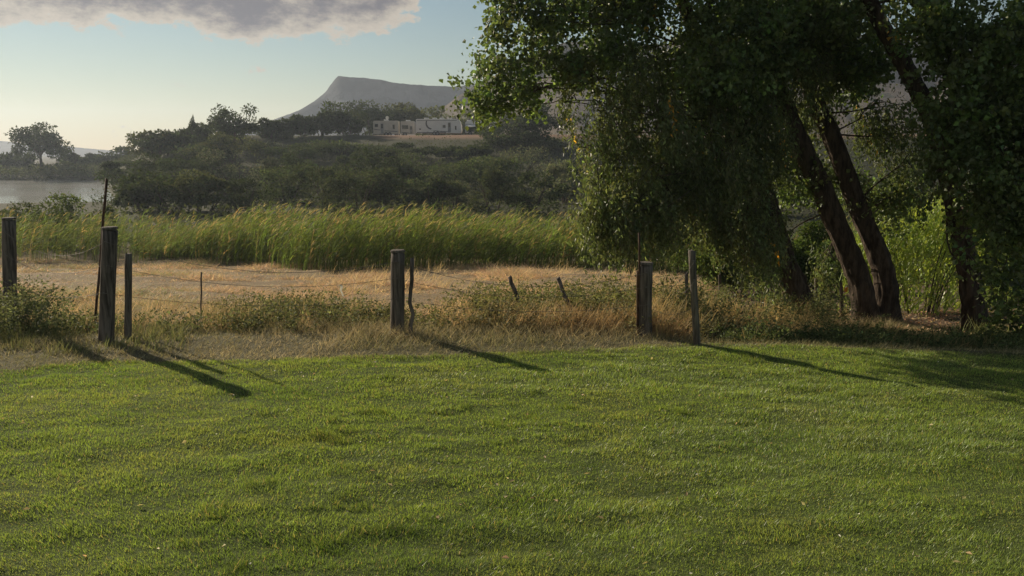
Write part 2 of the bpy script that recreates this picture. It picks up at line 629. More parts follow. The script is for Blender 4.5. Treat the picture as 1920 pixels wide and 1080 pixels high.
def ridge(name, px, py, dist, depth_front, mat, cliff=.18, rough=1.0, seed=0, back=150.0, base_z=-4.0, step=4.0):
    """a hill whose skyline passes through the points seen in the photograph, with a cliff band and a talus apron"""
    xs = np.arange(px[0], px[-1] + .1, step)
    ys = np.interp(xs, px, py)
    ts = np.concatenate([np.linspace(0, 1, 46), [1.05, 1.3, 1.8, 2.5]])
    U = (xs - 960) / F
    V = np.zeros((len(ts), len(xs), 3))
    for j, (x_, y_) in enumerate(zip(xs, ys)):
        d = ray(x_, y_)
        D = dist + dist * .036 * (vnoise(np.array([x_ * .02]), np.array([1.0]), seed)[0] - .5)
        H = EYE + d[2] / d[1] * D + rough * dist * .002 * (fbm(np.array([x_ * .09]), np.array([5.0]), seed + 3, 4)[0] - .5)
        k = d[0] / d[1]
        for i, tt in enumerate(ts):
            if tt <= 1:
                yy = D - depth_front * (1 - tt)
                prof = (1 - cliff) * (tt * .97) ** 1.7 if tt < .955 else (1 - cliff) * (.955 * .97) ** 1.7 + (1 - (1 - cliff) * (.955 * .97) ** 1.7) * ((tt - .955) / .045) ** .8
                zz = base_z + (H - base_z) * prof
                gul = fbm(np.array([x_ * .022 + tt * 2.2]), np.array([tt * 3.0 + x_ * .006]), seed + 9, 4)[0] - .5
                zz += gul * (H - base_z) * .16 * math.sin(math.pi * min(tt / .97, 1)) * rough
                yy += gul * dist * .027
            else:
                yy = D + (tt - 1) * back
                zz = H - (tt - 1) * (H - base_z) * .12
            V[i, j] = (k * D + (x_ - 960) / F * (yy - D), yy, zz)
    n_, m_ = len(ts), len(xs)
    ix = np.arange(n_ * m_).reshape(n_, m_)
    qq = np.stack([ix[:-1, :-1], ix[:-1, 1:], ix[1:, 1:], ix[1:, :-1]], -1).reshape(-1, 4)
    o = mesh_np(name, V.reshape(-1, 3), qq, mat, None, None, True)
    tag(o, kind='structure')
    return o


ridge('mesa', [330, 420, 500, 525, 540, 560, 590, 612, 618, 628, 634, 680, 720, 750, 800, 850, 900, 1000, 1200],
      [300, 262, 229, 219, 214, 207, 189, 171, 160, 147, 142, 145, 151, 157, 160, 162, 156, 150, 150], 620, 250, mat_mesa, .20, .8, 5)
ridge('hill', [700, 780, 850, 890, 930, 980, 1030, 1060, 1110, 1160, 1250, 1400, 1600, 1900, 2300, 2700],
      [272, 238, 188, 160, 140, 112, 88, 78, 76, 80, 84, 70, 66, 72, 60, 90], 430, 220, mat_hill, .10, .7, 15)
ridge('far_hill', [-500, -200, 0, 45, 100, 160, 220, 300, 500, 700], [262, 258, 264, 269, 272, 278, 283, 287, 291, 293], 950, 220, mat_mesa, .05, .5, 25)

# ------------------------------------------------------------------ lawn grass
n = 700000
yy = rng.uniform(0, 1, n) ** .95 * 6.2 + 2.7
xx = rng.uniform(-1, 1, n) * (.68 * yy + 1.4)
e = lawn_edge(xx, yy)
keep = yy < e + .12 * (vnoise(xx * 4, yy * 4, 88) - .3)
xx, yy = xx[keep], yy[keep]
n = len(xx)
zz = gz(xx, yy) - .004
pt = fbm(xx * .9, yy * 1.8, 101, 4)
pt2 = fbm(xx * 4.0, yy * 9.0, 111, 4)
tuft = sst(.62, .74, fbm(xx * 5.5 + 3, yy * 8.0, 151, 3)) * sst(.42, .62, fbm(xx * .8, yy * 1.3, 161, 2))
h = (.015 + .011 * sst(.3, .75, pt2) + .004 * sst(.4, .75, pt) + .028 * tuft) * rng.uniform(.55, 1.25, n)
w = .0031 * np.sqrt(yy / 3.2) * rng.uniform(.7, 1.3, n)
ld = 2 * math.pi * fbm(xx * .8, yy * 1.4, 121, 3) * 1.6
lean = np.stack([np.cos(ld), np.sin(ld)], 1) * (h * .25)[:, None] + rng.normal(0, 1, (n, 2)) * (h * .40)[:, None]
dryp = sst(.50, .72, fbm(xx * 1.4, yy * 2.2, 131, 4)) * .42
cg = mixc((.14, .20, .048), (.20, .215, .075), np.clip(dryp + rng.normal(0, .16, n), 0, 1))
lush = sst(.52, .7, fbm(xx * 1.1 + 9, yy * 2.0, 141, 3))
cg = cg * (1 - .28 * lush[:, None] * np.array([1, .75, 1]))
cg = cg * (1 - .35 * tuft[:, None])
cg *= np.exp(rng.normal(0, .26, (n, 1)))
thatch = rng.uniform(0, 1, n) < .05
cg[thatch] = np.array([.30, .25, .12])
v, f, c = blades(np.stack([xx, yy, zz], 1), h, w, lean, cg)
tag(mesh_np('lawn_grass', v, f, mat_grass, None, c), 'short mown green grass of the lawn in the foreground', 'grass', kind='stuff')

# ------------------------------------------------------------------ rough strip, hay field
parts = []
n = 160000
yy = rng.uniform(6.4, 11.5, n); xx = rng.uniform(-1, 1, n) * (.72 * yy + .8)
ov = yy - lawn_edge(xx, yy)
keep = (ov > -.08) & (rng.uniform(0, 1, n) < (.6 + .4 * fbm(xx * 1.5, yy * 1.5, 7, 3)))
xx, yy, ov = xx[keep], yy[keep], ov[keep]; n = len(xx)
h = (.04 + .12 * sst(.35, .75, fbm(xx * 1.3, yy * 1.3, 17, 3)) * sst(0, .8, ov)) * rng.uniform(.5, 1.4, n)
uu = xx / yy
cs = mixc((.11, .125, .05), (.32, .275, .17), np.clip(fbm(xx * .8, yy * .8, 27, 3) * 1.6 - .35 + rng.normal(0, .25, n) + .2 * sst(.2, 1.2, ov), 0, 1))
cs *= np.exp(rng.normal(0, .25, (n, 1)))
parts.append(blades(np.stack([xx, yy, gz(xx, yy) - .01], 1), h, .006 * rng.uniform(.6, 1.5, n), rng.normal(0, 1, (n, 2)) * (h * .7)[:, None] + np.array([.02, 0]), cs))
n = 230000
yy = 9.0 + 20 * rng.uniform(0, 1, n) ** 1.15; xx = rng.uniform(-.78, .26, n) * yy
lump = fbm(xx * .55, yy * 1.1, 37, 4)
keep = rng.uniform(0, 1, n) < .3 + 1.0 * sst(.35, .65, lump)
xx, yy, lump = xx[keep], yy[keep], lump[keep]; n = len(xx)
h = (.03 + .15 * sst(.5, .75, lump)) * rng.uniform(.4, 1.3, n)
cs = jitter((.38, .295, .18), n, .30, .07)
gr = rng.uniform(0, 1, n) < .12 * sst(.5, .7, fbm(xx * .3, yy * .3, 47, 2)) * 3
cs[gr] *= np.array([.5, .75, .5])
parts.append(blades(np.stack([xx, yy, gz(xx, yy) - .01], 1), h, .011 * np.sqrt(yy / 10) * rng.uniform(.6, 1.5, n), rng.normal(0, 1, (n, 2)) * (h * 1.5 + .04)[:, None], cs))
v, f, c = join(parts)
tag(mesh_np('dry_grass', v, f, mat_dry, None, c), 'straw coloured mown hay stubble covering the field behind the fence', 'grass', kind='stuff')

# ------------------------------------------------------------------ weeds along the fence line
def weed_tufts(centres, nb, hmin, hmax, w, spread, base, tip, lean=(.1, 0), curve=.8):
    P, D, L, W_, Cc = [], [], [], [], []
    for cx, cy0, k in centres:
        m_ = int(nb * k)
        p = np.stack([cx + rng.normal(0, spread, m_), cy0 + rng.normal(0, spread, m_), np.zeros(m_)], 1)
        p[:, 2] = gz(p[:, 0], p[:, 1]) - .02
        d = np.stack([rng.normal(lean[0], .30, m_), rng.normal(lean[1], .30, m_), np.ones(m_)], 1)
        P.append(p); D.append(d); L.append(rng.uniform(hmin, hmax, m_) * k ** .3)
        Cc.append(mixc(base, tip, rng.uniform(0, 1, m_)) * np.exp(rng.normal(0, .2, (m_, 1))) * math.exp(random.gauss(0, .15)))
    P = np.vstack(P); D = np.vstack(D); L = np.concatenate(L); Cc = np.vstack(Cc)
    dr = np.stack([rng.normal(.35, .3, len(P)), rng.normal(0, .3, len(P)), -np.abs(rng.normal(0, curve, len(P)))], 1)
    return strips(P, D, L, w * rng.uniform(.6, 1.5, len(P)), dr, Cc, 3)


def herb(centres, n_leaf, hmax, spread, base, lw=(.035, .018)):
    P, Ax, Cc = [], [], []
    for cx, cy0, k in centres:
        ns = max(4, int(7 * k))
        for s_ in range(ns):
            bx, by = cx + random.gauss(0, spread), cy0 + random.gauss(0, spread)
            bz = float(gz(bx, by))
            hh = hmax * k ** .3 * random.uniform(.5, 1.1)
            m_ = int(n_leaf / ns)
            tt = rng.uniform(.05, 1, m_)
            lx, ly = random.gauss(.08, .18), random.gauss(0, .18)
            p = np.stack([bx + lx * tt + rng.normal(0, .035, m_), by + ly * tt + rng.normal(0, .035, m_), bz + hh * tt], 1)
            a = rng.normal(0, 1, (m_, 3)); a[:, 2] = np.abs(a[:, 2]) * .6 + .1
            P.append(p); Ax.append(a); Cc.append(np.asarray(base)[None] * np.exp(rng.normal(0, .28, (m_, 1))) * math.exp(random.gauss(0, .2)))
    P = np.vstack(P); Ax = np.vstack(Ax); Cc = np.vstack(Cc)
    m_ = len(P)
    return leaves(P, Ax, lw[0] * rng.uniform(.6, 1.6, m_), lw[1] * rng.uniform(.6, 1.5, m_), Cc)


def along(px0, px1, d0, d1, n_, k0=.6, k1=1.3):
    o = []
    for i in range(n_):
        d = random.uniform(d0, d1); px = random.uniform(px0, px1)
        o.append(((px - 960) / F * d, d, random.uniform(k0, k1)))
    return o


parts = []
# straw coloured bunch grass
parts.append(weed_tufts(along(-150, 700, 8.3, 10.5, 90), 26, .10, .30, .006, .07, (.22, .18, .10), (.34, .27, .15)))
parts.append(weed_tufts(along(380, 700, 8.6, 9.8, 45), 34, .15, .42, .006, .07, (.20, .17, .09), (.30, .25, .13)))
parts.append(weed_tufts(along(820, 1330, 8.4, 10.2, 120), 40, .12, .36, .006, .08, (.22, .17, .09), (.36, .28, .15)))
parts.append(weed_tufts(along(1230, 1560, 8.6, 11.5, 80), 40, .2, .55, .006, .08, (.24, .19, .09), (.40, .32, .15)))
parts.append(weed_tufts(along(1040, 1300, 8.1, 8.7, 40), 40, .15, .36, .006, .07, (.20, .15, .08), (.28, .21, .11)))
parts.append(weed_tufts(along(1250, 1900, 8.0, 9.2, 70), 30, .12, .32, .006, .08, (.13, .12, .05), (.22, .18, .08)))
# pale seed heads nodding over the far edge of the stubble
parts.append(weed_tufts(along(560, 1330, 13, 23, 100), 18, .12, .4, .008, .14, (.30, .25, .14), (.42, .35, .20), (.3, 0)))
v, f, c = join(parts)
tag(mesh_np('dry_weeds', v, f, mat_dry, None, c), 'brown and straw coloured tall weeds growing along the fence line', 'weeds', kind='stuff')
parts = []
parts.append(herb(along(-60, 90, 8.0, 9.6, 26), 260, .55, .12, (.085, .105, .045)))
parts.append(herb(along(90, 330, 8.2, 9.0, 22), 110, .2, .09, (.08, .10, .04)))
parts.append(herb(along(385, 660, 8.5, 9.8, 44), 200, .34, .12, (.085, .10, .04)))
parts.append(herb(along(660, 860, 8.3, 9.3, 24), 140, .25, .10, (.09, .10, .04)))
parts.append(herb(along(860, 1190, 9.0, 11.0, 60), 220, .40, .13, (.10, .115, .04)))
parts.append(herb(along(880, 1330, 8.2, 9.2, 44), 200, .28, .11, (.10, .10, .045)))
parts.append(herb(along(1230, 1600, 9.0, 12, 70), 260, .5, .14, (.10, .12, .045)))
parts.append(herb(along(1320, 1980, 7.9, 9.2, 130), 200, .24, .11, (.06, .085, .03)))
parts.append(weed_tufts(along(-150, 330, 7.3, 8.6, 70), 40, .06, .18, .006, .08, (.08, .11, .04), (.16, .16, .07)))
parts.append(weed_tufts(along(1560, 1960, 8.2, 10, 60), 40, .12, .35, .006, .1, (.07, .10, .03), (.14, .15, .06)))
v, f, c = join(parts)
tag(mesh_np('green_weeds', v, f, mat_dry, None, c), 'low leafy green weeds between the fence posts and under the trees', 'weeds', kind='stuff')

# ------------------------------------------------------------------ reeds
def reed_bed(name, label, px0, px1, d_front, depth, n_, hgt, colr, plume=.3, seed=0):
    d = d_front + depth * rng.uniform(0, 1, n_)
    px = rng.uniform(px0, px1, n_)
    x = (px - 960) / F * d
    d = d + 5.0 * (fbm(x * .35, x * .13, seed + 5, 4) - .5) + 5.0 * (1 - sst(px0, px0 + 320, px))
    x = (px - 960) / F * d
    z = gz(x, d) - .05
    H = hgt * (.55 + .85 * fbm(x * .45, d * .45, seed, 4)) * rng.uniform(.62, 1.15, n_)
    H = H * (.35 + .65 * sst(px0, px0 + 230, px))
    pos = np.stack([x, d, z], 1)
    bend = np.stack([.30 + rng.normal(0, .10, n_), rng.normal(0, .10, n_), -np.abs(rng.normal(.05, .05, n_))], 1)
    d0 = np.stack([rng.normal(.10, .08, n_), rng.normal(0, .08, n_), np.ones(n_)], 1)
    cc = jitter(colr, n_, .22, .06)
    dead = rng.uniform(0, 1, n_) < .07
    cc[dead] = jitter((.20, .155, .085), int(dead.sum()), .2, .05)
    parts = [strips(pos, d0, H, .014, bend * 1.1, cc * .85, 4)]
    # leaves up the stalk
    for k in range(6):
        t_ = rng.uniform(.22, .97, n_)
        off = d0 * (H * t_)[:, None] + bend * (H * t_ * t_ * .42)[:, None]
        ld_ = np.stack([rng.normal(.75, .45, n_), rng.normal(0, .45, n_), rng.uniform(.5, 1.3, n_)], 1)
        parts.append(strips(pos + off, ld_, rng.uniform(.22, .5, n_), .022 * rng.uniform(.6, 1.3, n_),
                            np.stack([rng.uniform(.3, .9, n_), np.zeros(n_), -rng.uniform(.4, 1.5, n_)], 1), cc * np.exp(rng.normal(0, .15, (n_, 1))), 2))
    m_ = int(n_ * plume)
    s_ = rng.choice(n_, m_, False)
    off = d0[s_] * H[s_][:, None] * .97 + bend[s_] * (H[s_] * .44)[:, None]
    for k in range(3):
        parts.append(strips(pos[s_] + off, np.stack([rng.normal(.55, .2, m_), rng.normal(0, .2, m_), rng.uniform(.5, 1, m_)], 1), rng.uniform(.12, .26, m_), .022,
                            np.stack([rng.uniform(.5, 1.1, m_), np.zeros(m_), -rng.uniform(.2, .9, m_)], 1), jitter((.19, .165, .11), m_, .2, .05), 2))
    v, f, c = join(parts)
    return tag(mesh_np(name, v, f, mat_reed, None, c), label, 'reeds', kind='stuff')


reed_bed('reeds', 'tall green reeds bending in the wind behind the stubble field', 250, 1420, 23.5, 4.5, 5600, 1.65, (.085, .118, .038), .3, 3)
reed_bed('reeds', 'dark reeds behind the trunks of the big trees', 1400, 2420, 21, 5, 3800, 2.0, (.07, .10, .028), .2, 23)
reed_bed('reeds', 'greyish reeds and tall grass on the river bank by the left post', -400, 520, 27, 7, 2600, 1.45, (.075, .10, .04), .15, 13)

# ------------------------------------------------------------------ trees and shrubs of the middle distance
def crown_cloud(cx, cy, cz, rx, ry, rz, lobes, n_, size, colr, seed, droop=.2):
    rs = np.random.default_rng(seed)
    L = []
    for k in range(lobes):
        d = rs.normal(size=3); d /= np.linalg.norm(d)
        rr = rs.uniform(.4, .95)
        L.append((d * rr, rs.uniform(.18, .42)))
    L.append((np.zeros(3), .5))
    ix = rs.integers(0, len(L), n_)
    cen = np.array([L[i][0] for i in range(len(L))])[ix]; rad_ = np.array([L[i][1] for i in range(len(L))])[ix]
    d = rs.normal(size=(n_, 3)); d /= np.linalg.norm(d, axis=1)[:, None]
    p = cen + d * (rad_ * rs.uniform(0, 1, n_) ** .33 * rs.uniform(.75, 1.12, n_))[:, None]
    p = p * np.array([rx, ry, rz]) + np.array([cx, cy, cz])
    ax = d + rs.normal(0, .6, (n_, 3)); ax[:, 2] -= droop
    lob = np.exp(rs.normal(0, .16, len(L)))[ix]
    cc = np.asarray(colr)[None] * (lob * np.exp(rs.normal(0, .22, n_)))[:, None] * (1 + rs.normal(0, .06, (n_, 3)))
    return leaves(p, ax, size * rs.uniform(.6, 1.5, n_), size * .75 * rs.uniform(.6, 1.4, n_), np.clip(cc, .004, .5), .2)


def plant(name, label, cat, px, py_top, wpx, Yd, n_=1400, size=.3, colr=(.05, .065, .025), seed=1, lobes=8, group=None, shape='tree', py_base=None, flat=1.0, mat=None):
    x = (px - 960) / F * Yd
    gzv = float(gz(x, Yd))
    top = at(px, py_top, Yd)[2]
    if py_base is not None:
        gzv = max(gzv, at(px, py_base, Yd)[2])
    H = max(top - gzv, .8)
    Wd = wpx / F * Yd
    root = empty(name, (x, Yd, gzv))
    tag(root, label, cat, group)
    rs = random.Random(seed)
    if shape == 'tree':
        c0 = H * .60; rz = H * .46
        tr = catmull([(0, 0, -.3), (rs.uniform(-.1, .1), 0, H * .3), (rs.uniform(-.3, .3), 0, H * .62)], 4)
        tv, tf = tube(tr, [H * .035 + .06, H * .02 + .04, .04], 7, .1, seed)
        b = MB().add(tv, tf)
        for k in range(4):
            a = rs.uniform(0, 6.28); e_ = np.array([math.cos(a) * Wd * .3, math.sin(a) * Wd * .3, H * rs.uniform(.6, .85)])
            p0 = np.array(tr[len(tr) // 2])
            bv, bf = tube(catmull([p0, (p0 + e_) / 2 + np.array([0, 0, .3]), e_], 3), [H * .014 + .02, .02], 5)
            b.add(bv, bf)
        b.build('trunk', mat_bark, root, True)
        v, f, c = crown_cloud(0, 0, c0, Wd * .5, Wd * .5 * flat, rz, lobes, n_, size, colr, seed)
        mesh_np('crown', v, f, mat_far_leaf, root, c)
    else:
        b = MB()
        for k in range(5):
            a = rs.uniform(0, 6.28); e_ = np.array([math.cos(a) * Wd * .25, math.sin(a) * Wd * .25, H * rs.uniform(.5, .8)])
            bv, bf = tube(catmull([(e_[0] * .2, e_[1] * .2, -.2), e_ * .55, e_], 3), [.05 + H * .012, .015], 5)
            b.add(bv, bf)
        b.build('trunk' if cat == 'tree' else 'stem', mat_bark, root, True)
        v, f, c = crown_cloud(0, 0, H * .50, Wd * .52, Wd * .5 * flat, H * .54, lobes, n_, size, colr, seed)
        if shape == 'cone':
            k = np.clip(1.25 - v[:, 2] / H * 1.1, .08, 1.2)
            v[:, 0] *= k; v[:, 1] *= k
        v[:, 2] = np.maximum(v[:, 2], -.1)
        mesh_np('crown' if cat == 'tree' else 'foliage', v, f, mat or mat_far_leaf, root, c)
    return root


DG = (.040, .054, .023); OL = (.075, .085, .038); LG = (.10, .115, .045)
# far shore
plant('riverside_tree', 'round solitary tree standing on the far river bank at the left', 'tree', 88, 234, 108, 160, 5200, .42, DG, 11, 26, py_base=318)
for i, (px, pt_, w_) in enumerate([(8, 288, 70), (45, 284, 60), (150, 284, 80), (205, 280, 90), (250, 276, 80), (-60, 286, 90)]):
    lab = ['low tree at the left edge of the far river bank', 'low tree just left of the solitary riverside tree', 'low tree just right of the solitary riverside tree',
           'low hazy tree in the middle of the far river bank', 'hazy tree where the far bank meets the bluff', 'low tree on the far bank beyond the left edge'][i]
    plant('bank_tree', lab, 'tree', px, pt_, w_, 168 + i * 2, 1500, .55, DG, 30 + i, 9, 'low trees along the far river bank', 'bush')
# plateau
plant('plateau_tree', 'tall open-crowned tree on the left shoulder of the bluff', 'tree', 450, 198, 88, 118, 3600, .30, DG, 41, 22, py_base=275)
plant('conifer', 'pointed dark evergreen rising left of the open-crowned tree', 'tree', 376, 220, 70, 116, 1800, .32, DG, 42, 8, None, 'cone', py_base=268)
for i, (px, pt_, w_, dd, cc, sz, lab) in enumerate([
    (305, 256, 56, 112, OL, .32, 'leafy bush at the left foot of the bluff skyline'),
    (342, 252, 60, 114, DG, .32, 'bushy tree between the evergreen and the skyline foot'),
    (410, 236, 70, 124, DG, .35, 'bushy tree between the evergreen and the open-crowned tree'),
    (512, 222, 60, 126, DG, .35, 'small round tree just right of the open-crowned tree'),
    (542, 220, 44, 128, DG, .35, 'narrow small tree below the left toe of the mesa'),
    (576, 213, 56, 130, DG, .35, 'middle-sized tree in front of the slope of the mesa'),
    (608, 204, 52, 132, DG, .35, 'rounded tree left of the largest dark plateau tree'),
    (655, 194, 92, 136, DG, .36, 'largest dark tree on the plateau left of the trailers'),
    (700, 200, 80, 160, DG, .4, 'dark tree rising behind the leftmost trailer'),
    (752, 203, 76, 164, OL, .4, 'rounded olive tree behind the second trailer'),
    (815, 210, 70, 172, LG, .4, 'pale green tree behind the biggest white trailer'),
    (870, 208, 90, 174, LG, .4, 'pale green tree behind the gap beside the motorhome'),
    (925, 212, 80, 176, OL, .4, 'olive tree behind the motorhome'),
    (978, 203, 108, 118, DG, .34, 'big dark round tree right of the motorhome')]):
    plant('plateau_tree', lab, 'tree', px, pt_ + (4 if 500 < px < 680 else -6), w_ * (1.2 if 500 < px < 680 else 1.6), dd, 4200 if w_ > 75 else 3000, sz * 1.1, cc, 60 + i, 14, 'trees on top of the bluff', 'bush', flat=.7)
# shrubs that cover the face of the bluff: three rows
REF = [(255, 'at its river end'), (312, 'under the leafy skyline bush'), (376, 'under the pointed evergreen'), (450, 'under the tall open-crowned tree'), (520, 'under the small round tree'),
       (590, 'under the slope of the mesa'), (660, 'under the largest dark plateau tree'), (728, 'under the leftmost trailer'), (785, 'under the short trailer'), (845, 'under the biggest trailer'),
       (905, 'under the motorhome'), (975, 'under the big round tree'), (1045, 'beside the edge of the drooping foliage')]
ROWS = [('upper', 110, 258, .20), ('middle', 86, 282, .17), ('lower', 66, 320, .15)]
k = 0
rsh = random.Random(77)
for r_, (rname, dd, pt_, sz) in enumerate(ROWS):
    for px, ref in REF:
        dpx = px + rsh.uniform(-14, 14) + (r_ - 1) * 12
        top_ = pt_ + rsh.uniform(-14, 14)
        if r_ == 0 and 690 < px < 950:
            top_ = 270 + rsh.uniform(-3, 8)
        if px < 300:
            top_ = max(top_, 302)
        plant('bluff_shrub', rname + ' row shrub on the dark bluff ' + ref, 'shrub', dpx, top_, rsh.uniform(80, 190), dd + rsh.uniform(-7, 7), 3300, sz * rsh.uniform(1.0, 1.6),
              [DG, OL, (.06, .078, .034), DG, (.10, .112, .075), (.055, .068, .036)][rsh.randrange(6)], 100 + k, rsh.randrange(5, 18), 'shrubs covering the bluff', 'bush', None, .8)
        k += 1
REF2 = ['just behind the left part of the drooping foliage', 'behind the middle of the drooping foliage', 'behind the right part of the drooping foliage', 'behind the dark leaning trunk', 'seen between the dark trunk and the twin trunks', 'seen right of the twin trunks', 'behind the feathery bush', 'behind the cottonwood at the right edge']
for i, (px, pt_, w_, dd) in enumerate([(1130, 300, 150, 70), (1230, 318, 170, 64), (1330, 320, 170, 62), (1440, 322, 160, 60), (1550, 318, 170, 62), (1650, 312, 170, 60), (1740, 312, 170, 58), (1850, 300, 190, 60)]):
    plant('bluff_shrub', 'shaded shrub on the bluff ' + REF2[i], 'shrub', px, pt_, w_, dd, 2600, .22, DG, 100 + k, 10, 'shrubs behind the big trees', 'bush', None, .8)
    k += 1
# filler growth between them
n = 70000
yy = 46 + 82 * rng.uniform(0, 1, n) ** .9; uu = rng.uniform(-.53, .80, n); xx = uu * yy
den = fbm(xx * .16, yy * .16, 211, 3)
zz = gz(xx, yy)
keep = (rng.uniform(0, 1, n) < .3 + sst(.36, .6, den)) & ~((zz > 2.6) & (uu > -.165) & (uu < .02) & (rng.uniform(0, 1, n) < .85)) & (zz > RIVER_Z + .2)
xx, yy, den, zz = xx[keep], yy[keep], den[keep], zz[keep]; n = len(xx)
pz = zz + rng.uniform(0, 1, n) ** 1.6 * 1.5 * sst(.3, .6, den)
parts = [leaves(np.stack([xx, yy, pz], 1), rng.normal(size=(n, 3)), .22 * rng.uniform(.6, 1.5, n), .15 * rng.uniform(.6, 1.4, n), jitter((.055, .066, .03), n, .25, .06), .2)]
n = 30000
yy = 153 + 26 * rng.uniform(0, 1, n); xx = rng.uniform(-.95, -.40, n) * yy
zz = gz(xx, yy); pz = zz + rng.uniform(0, 1, n) ** 1.4 * (.5 + 2.6 * fbm(xx * .1, yy * .1, 221, 3))
parts.append(leaves(np.stack([xx, yy, pz], 1), rng.normal(size=(n, 3)), .45 * rng.uniform(.6, 1.5, n), .32 * rng.uniform(.6, 1.4, n), jitter((.055, .066, .03), n, .25, .06), .2))
v, f, c = join(parts)
tag(mesh_np('undergrowth', v, f, mat_far_leaf, None, c), 'dark tangled undergrowth on the bluff and along the far river bank', 'undergrowth', kind='stuff')
# nearer shrubs
plant('river_shrub', 'leafy green bush on the near river bank in front of the water', 'shrub', 120, 368, 130, 34, 3600, .11, (.075, .10, .035), 301, 12, None, 'bush')
plant('river_shrub', 'low green bush at the left edge beside the water', 'shrub', 25, 388, 120, 36, 3000, .11, (.075, .095, .04), 302, 10, None, 'bush')
plant('river_shrub', 'small bush between the water and the tall leaning rod', 'shrub', 205, 392, 60, 38, 1500, .11, (.08, .10, .04), 303, 8, None, 'bush')
fb = gpt((1745 - 960) / F * 13.2, 13.2)
root = tag(empty('willow_bush', fb), 'bright green feathery bush right of the twin trunks', 'shrub')
n = 4600
th = rng.uniform(0, 6.283, n); rr_ = np.sqrt(rng.uniform(0, 1, n)); hh = rng.uniform(0, 1, n) ** .8
hx = 1.45 * rr_ * np.cos(th); hy = .42 * rr_ * np.sin(th)
topz = 1.95 * np.sqrt(np.clip(1 - (hx / 1.75) ** 2, .1, 1)) * (.75 + .5 * fbm(hx * 2.2 + 5, hy * 2.2, 401, 3))
cc = jitter((.16, .205, .05), n, .22, .06) * (.7 + .6 * fbm(hx * 3, hh * 4, 411, 3))[:, None]
v, f, c = strips(np.stack([hx, hy, hh * topz], 1), np.stack([rng.normal(.15, .4, n), rng.normal(0, .4, n), rng.uniform(.5, 1.2, n)], 1), rng.uniform(.12, .34, n),   .02 * rng.uniform(.6, 1.5, n),
                 np.stack([rng.normal(.3, .5, n), rng.normal(0, .4, n), -rng.uniform(.2, 1.6, n)], 1), cc, 2)
mesh_np('foliage', v, f, mat_grass, root, c)
for k in range(9):
    a = rng.uniform(0, 6.283); e_ = np.array([1.0 * math.cos(a), .4 * math.sin(a), rng.uniform(1.0, 1.6)])
    tv, tf = tube(catmull([(e_[0] * .2, e_[1] * .2, -.1), e_ * np.array([.5, .5, .6]), e_], 4), [.016, .005], 5)
    mesh_py('stem', tv, tf, mat_twig, root, True)
plant('tamarisk_bush', 'green bush under the crown at the right edge', 'shrub', 1900, 430, 260, 15.5, 14000, .07, (.08, .12, .03), 312, 14, None, 'bush', flat=.6, mat=mat_reed)
plant('field_shrub', 'shaded bush behind the three thin stakes left of the trunks', 'shrub', 1400, 440, 230, 17, 14000, .065, (.07, .10, .03), 313, 14, None, 'bush', flat=.6)
plant('field_shrub', 'green bush glimpsed between the leaning trunks', 'shrub', 1560, 425, 240, 18, 14000, .07, (.075, .11, .03), 314, 14, None, 'bush', flat=.6)

# ------------------------------------------------------------------ the three large trees
def branch_to(b, p0, p1, r0, r1, sag=.15, seg=6):
    p0 = np.asarray(p0); p1 = np.asarray(p1)
    ln = np.linalg.norm(p1 - p0)
    mid = (p0 + p1) / 2 + np.array([random.gauss(0, .09), random.gauss(0, .12), sag + random.gauss(0, .09)]) * ln
    path = catmull([p0, mid, p1], 6)
    v, f = tube(path, [r0, (r0 + r1) * .5, r1], seg, .06, random.randint(0, 99))
    b.add(v, f)
    return path


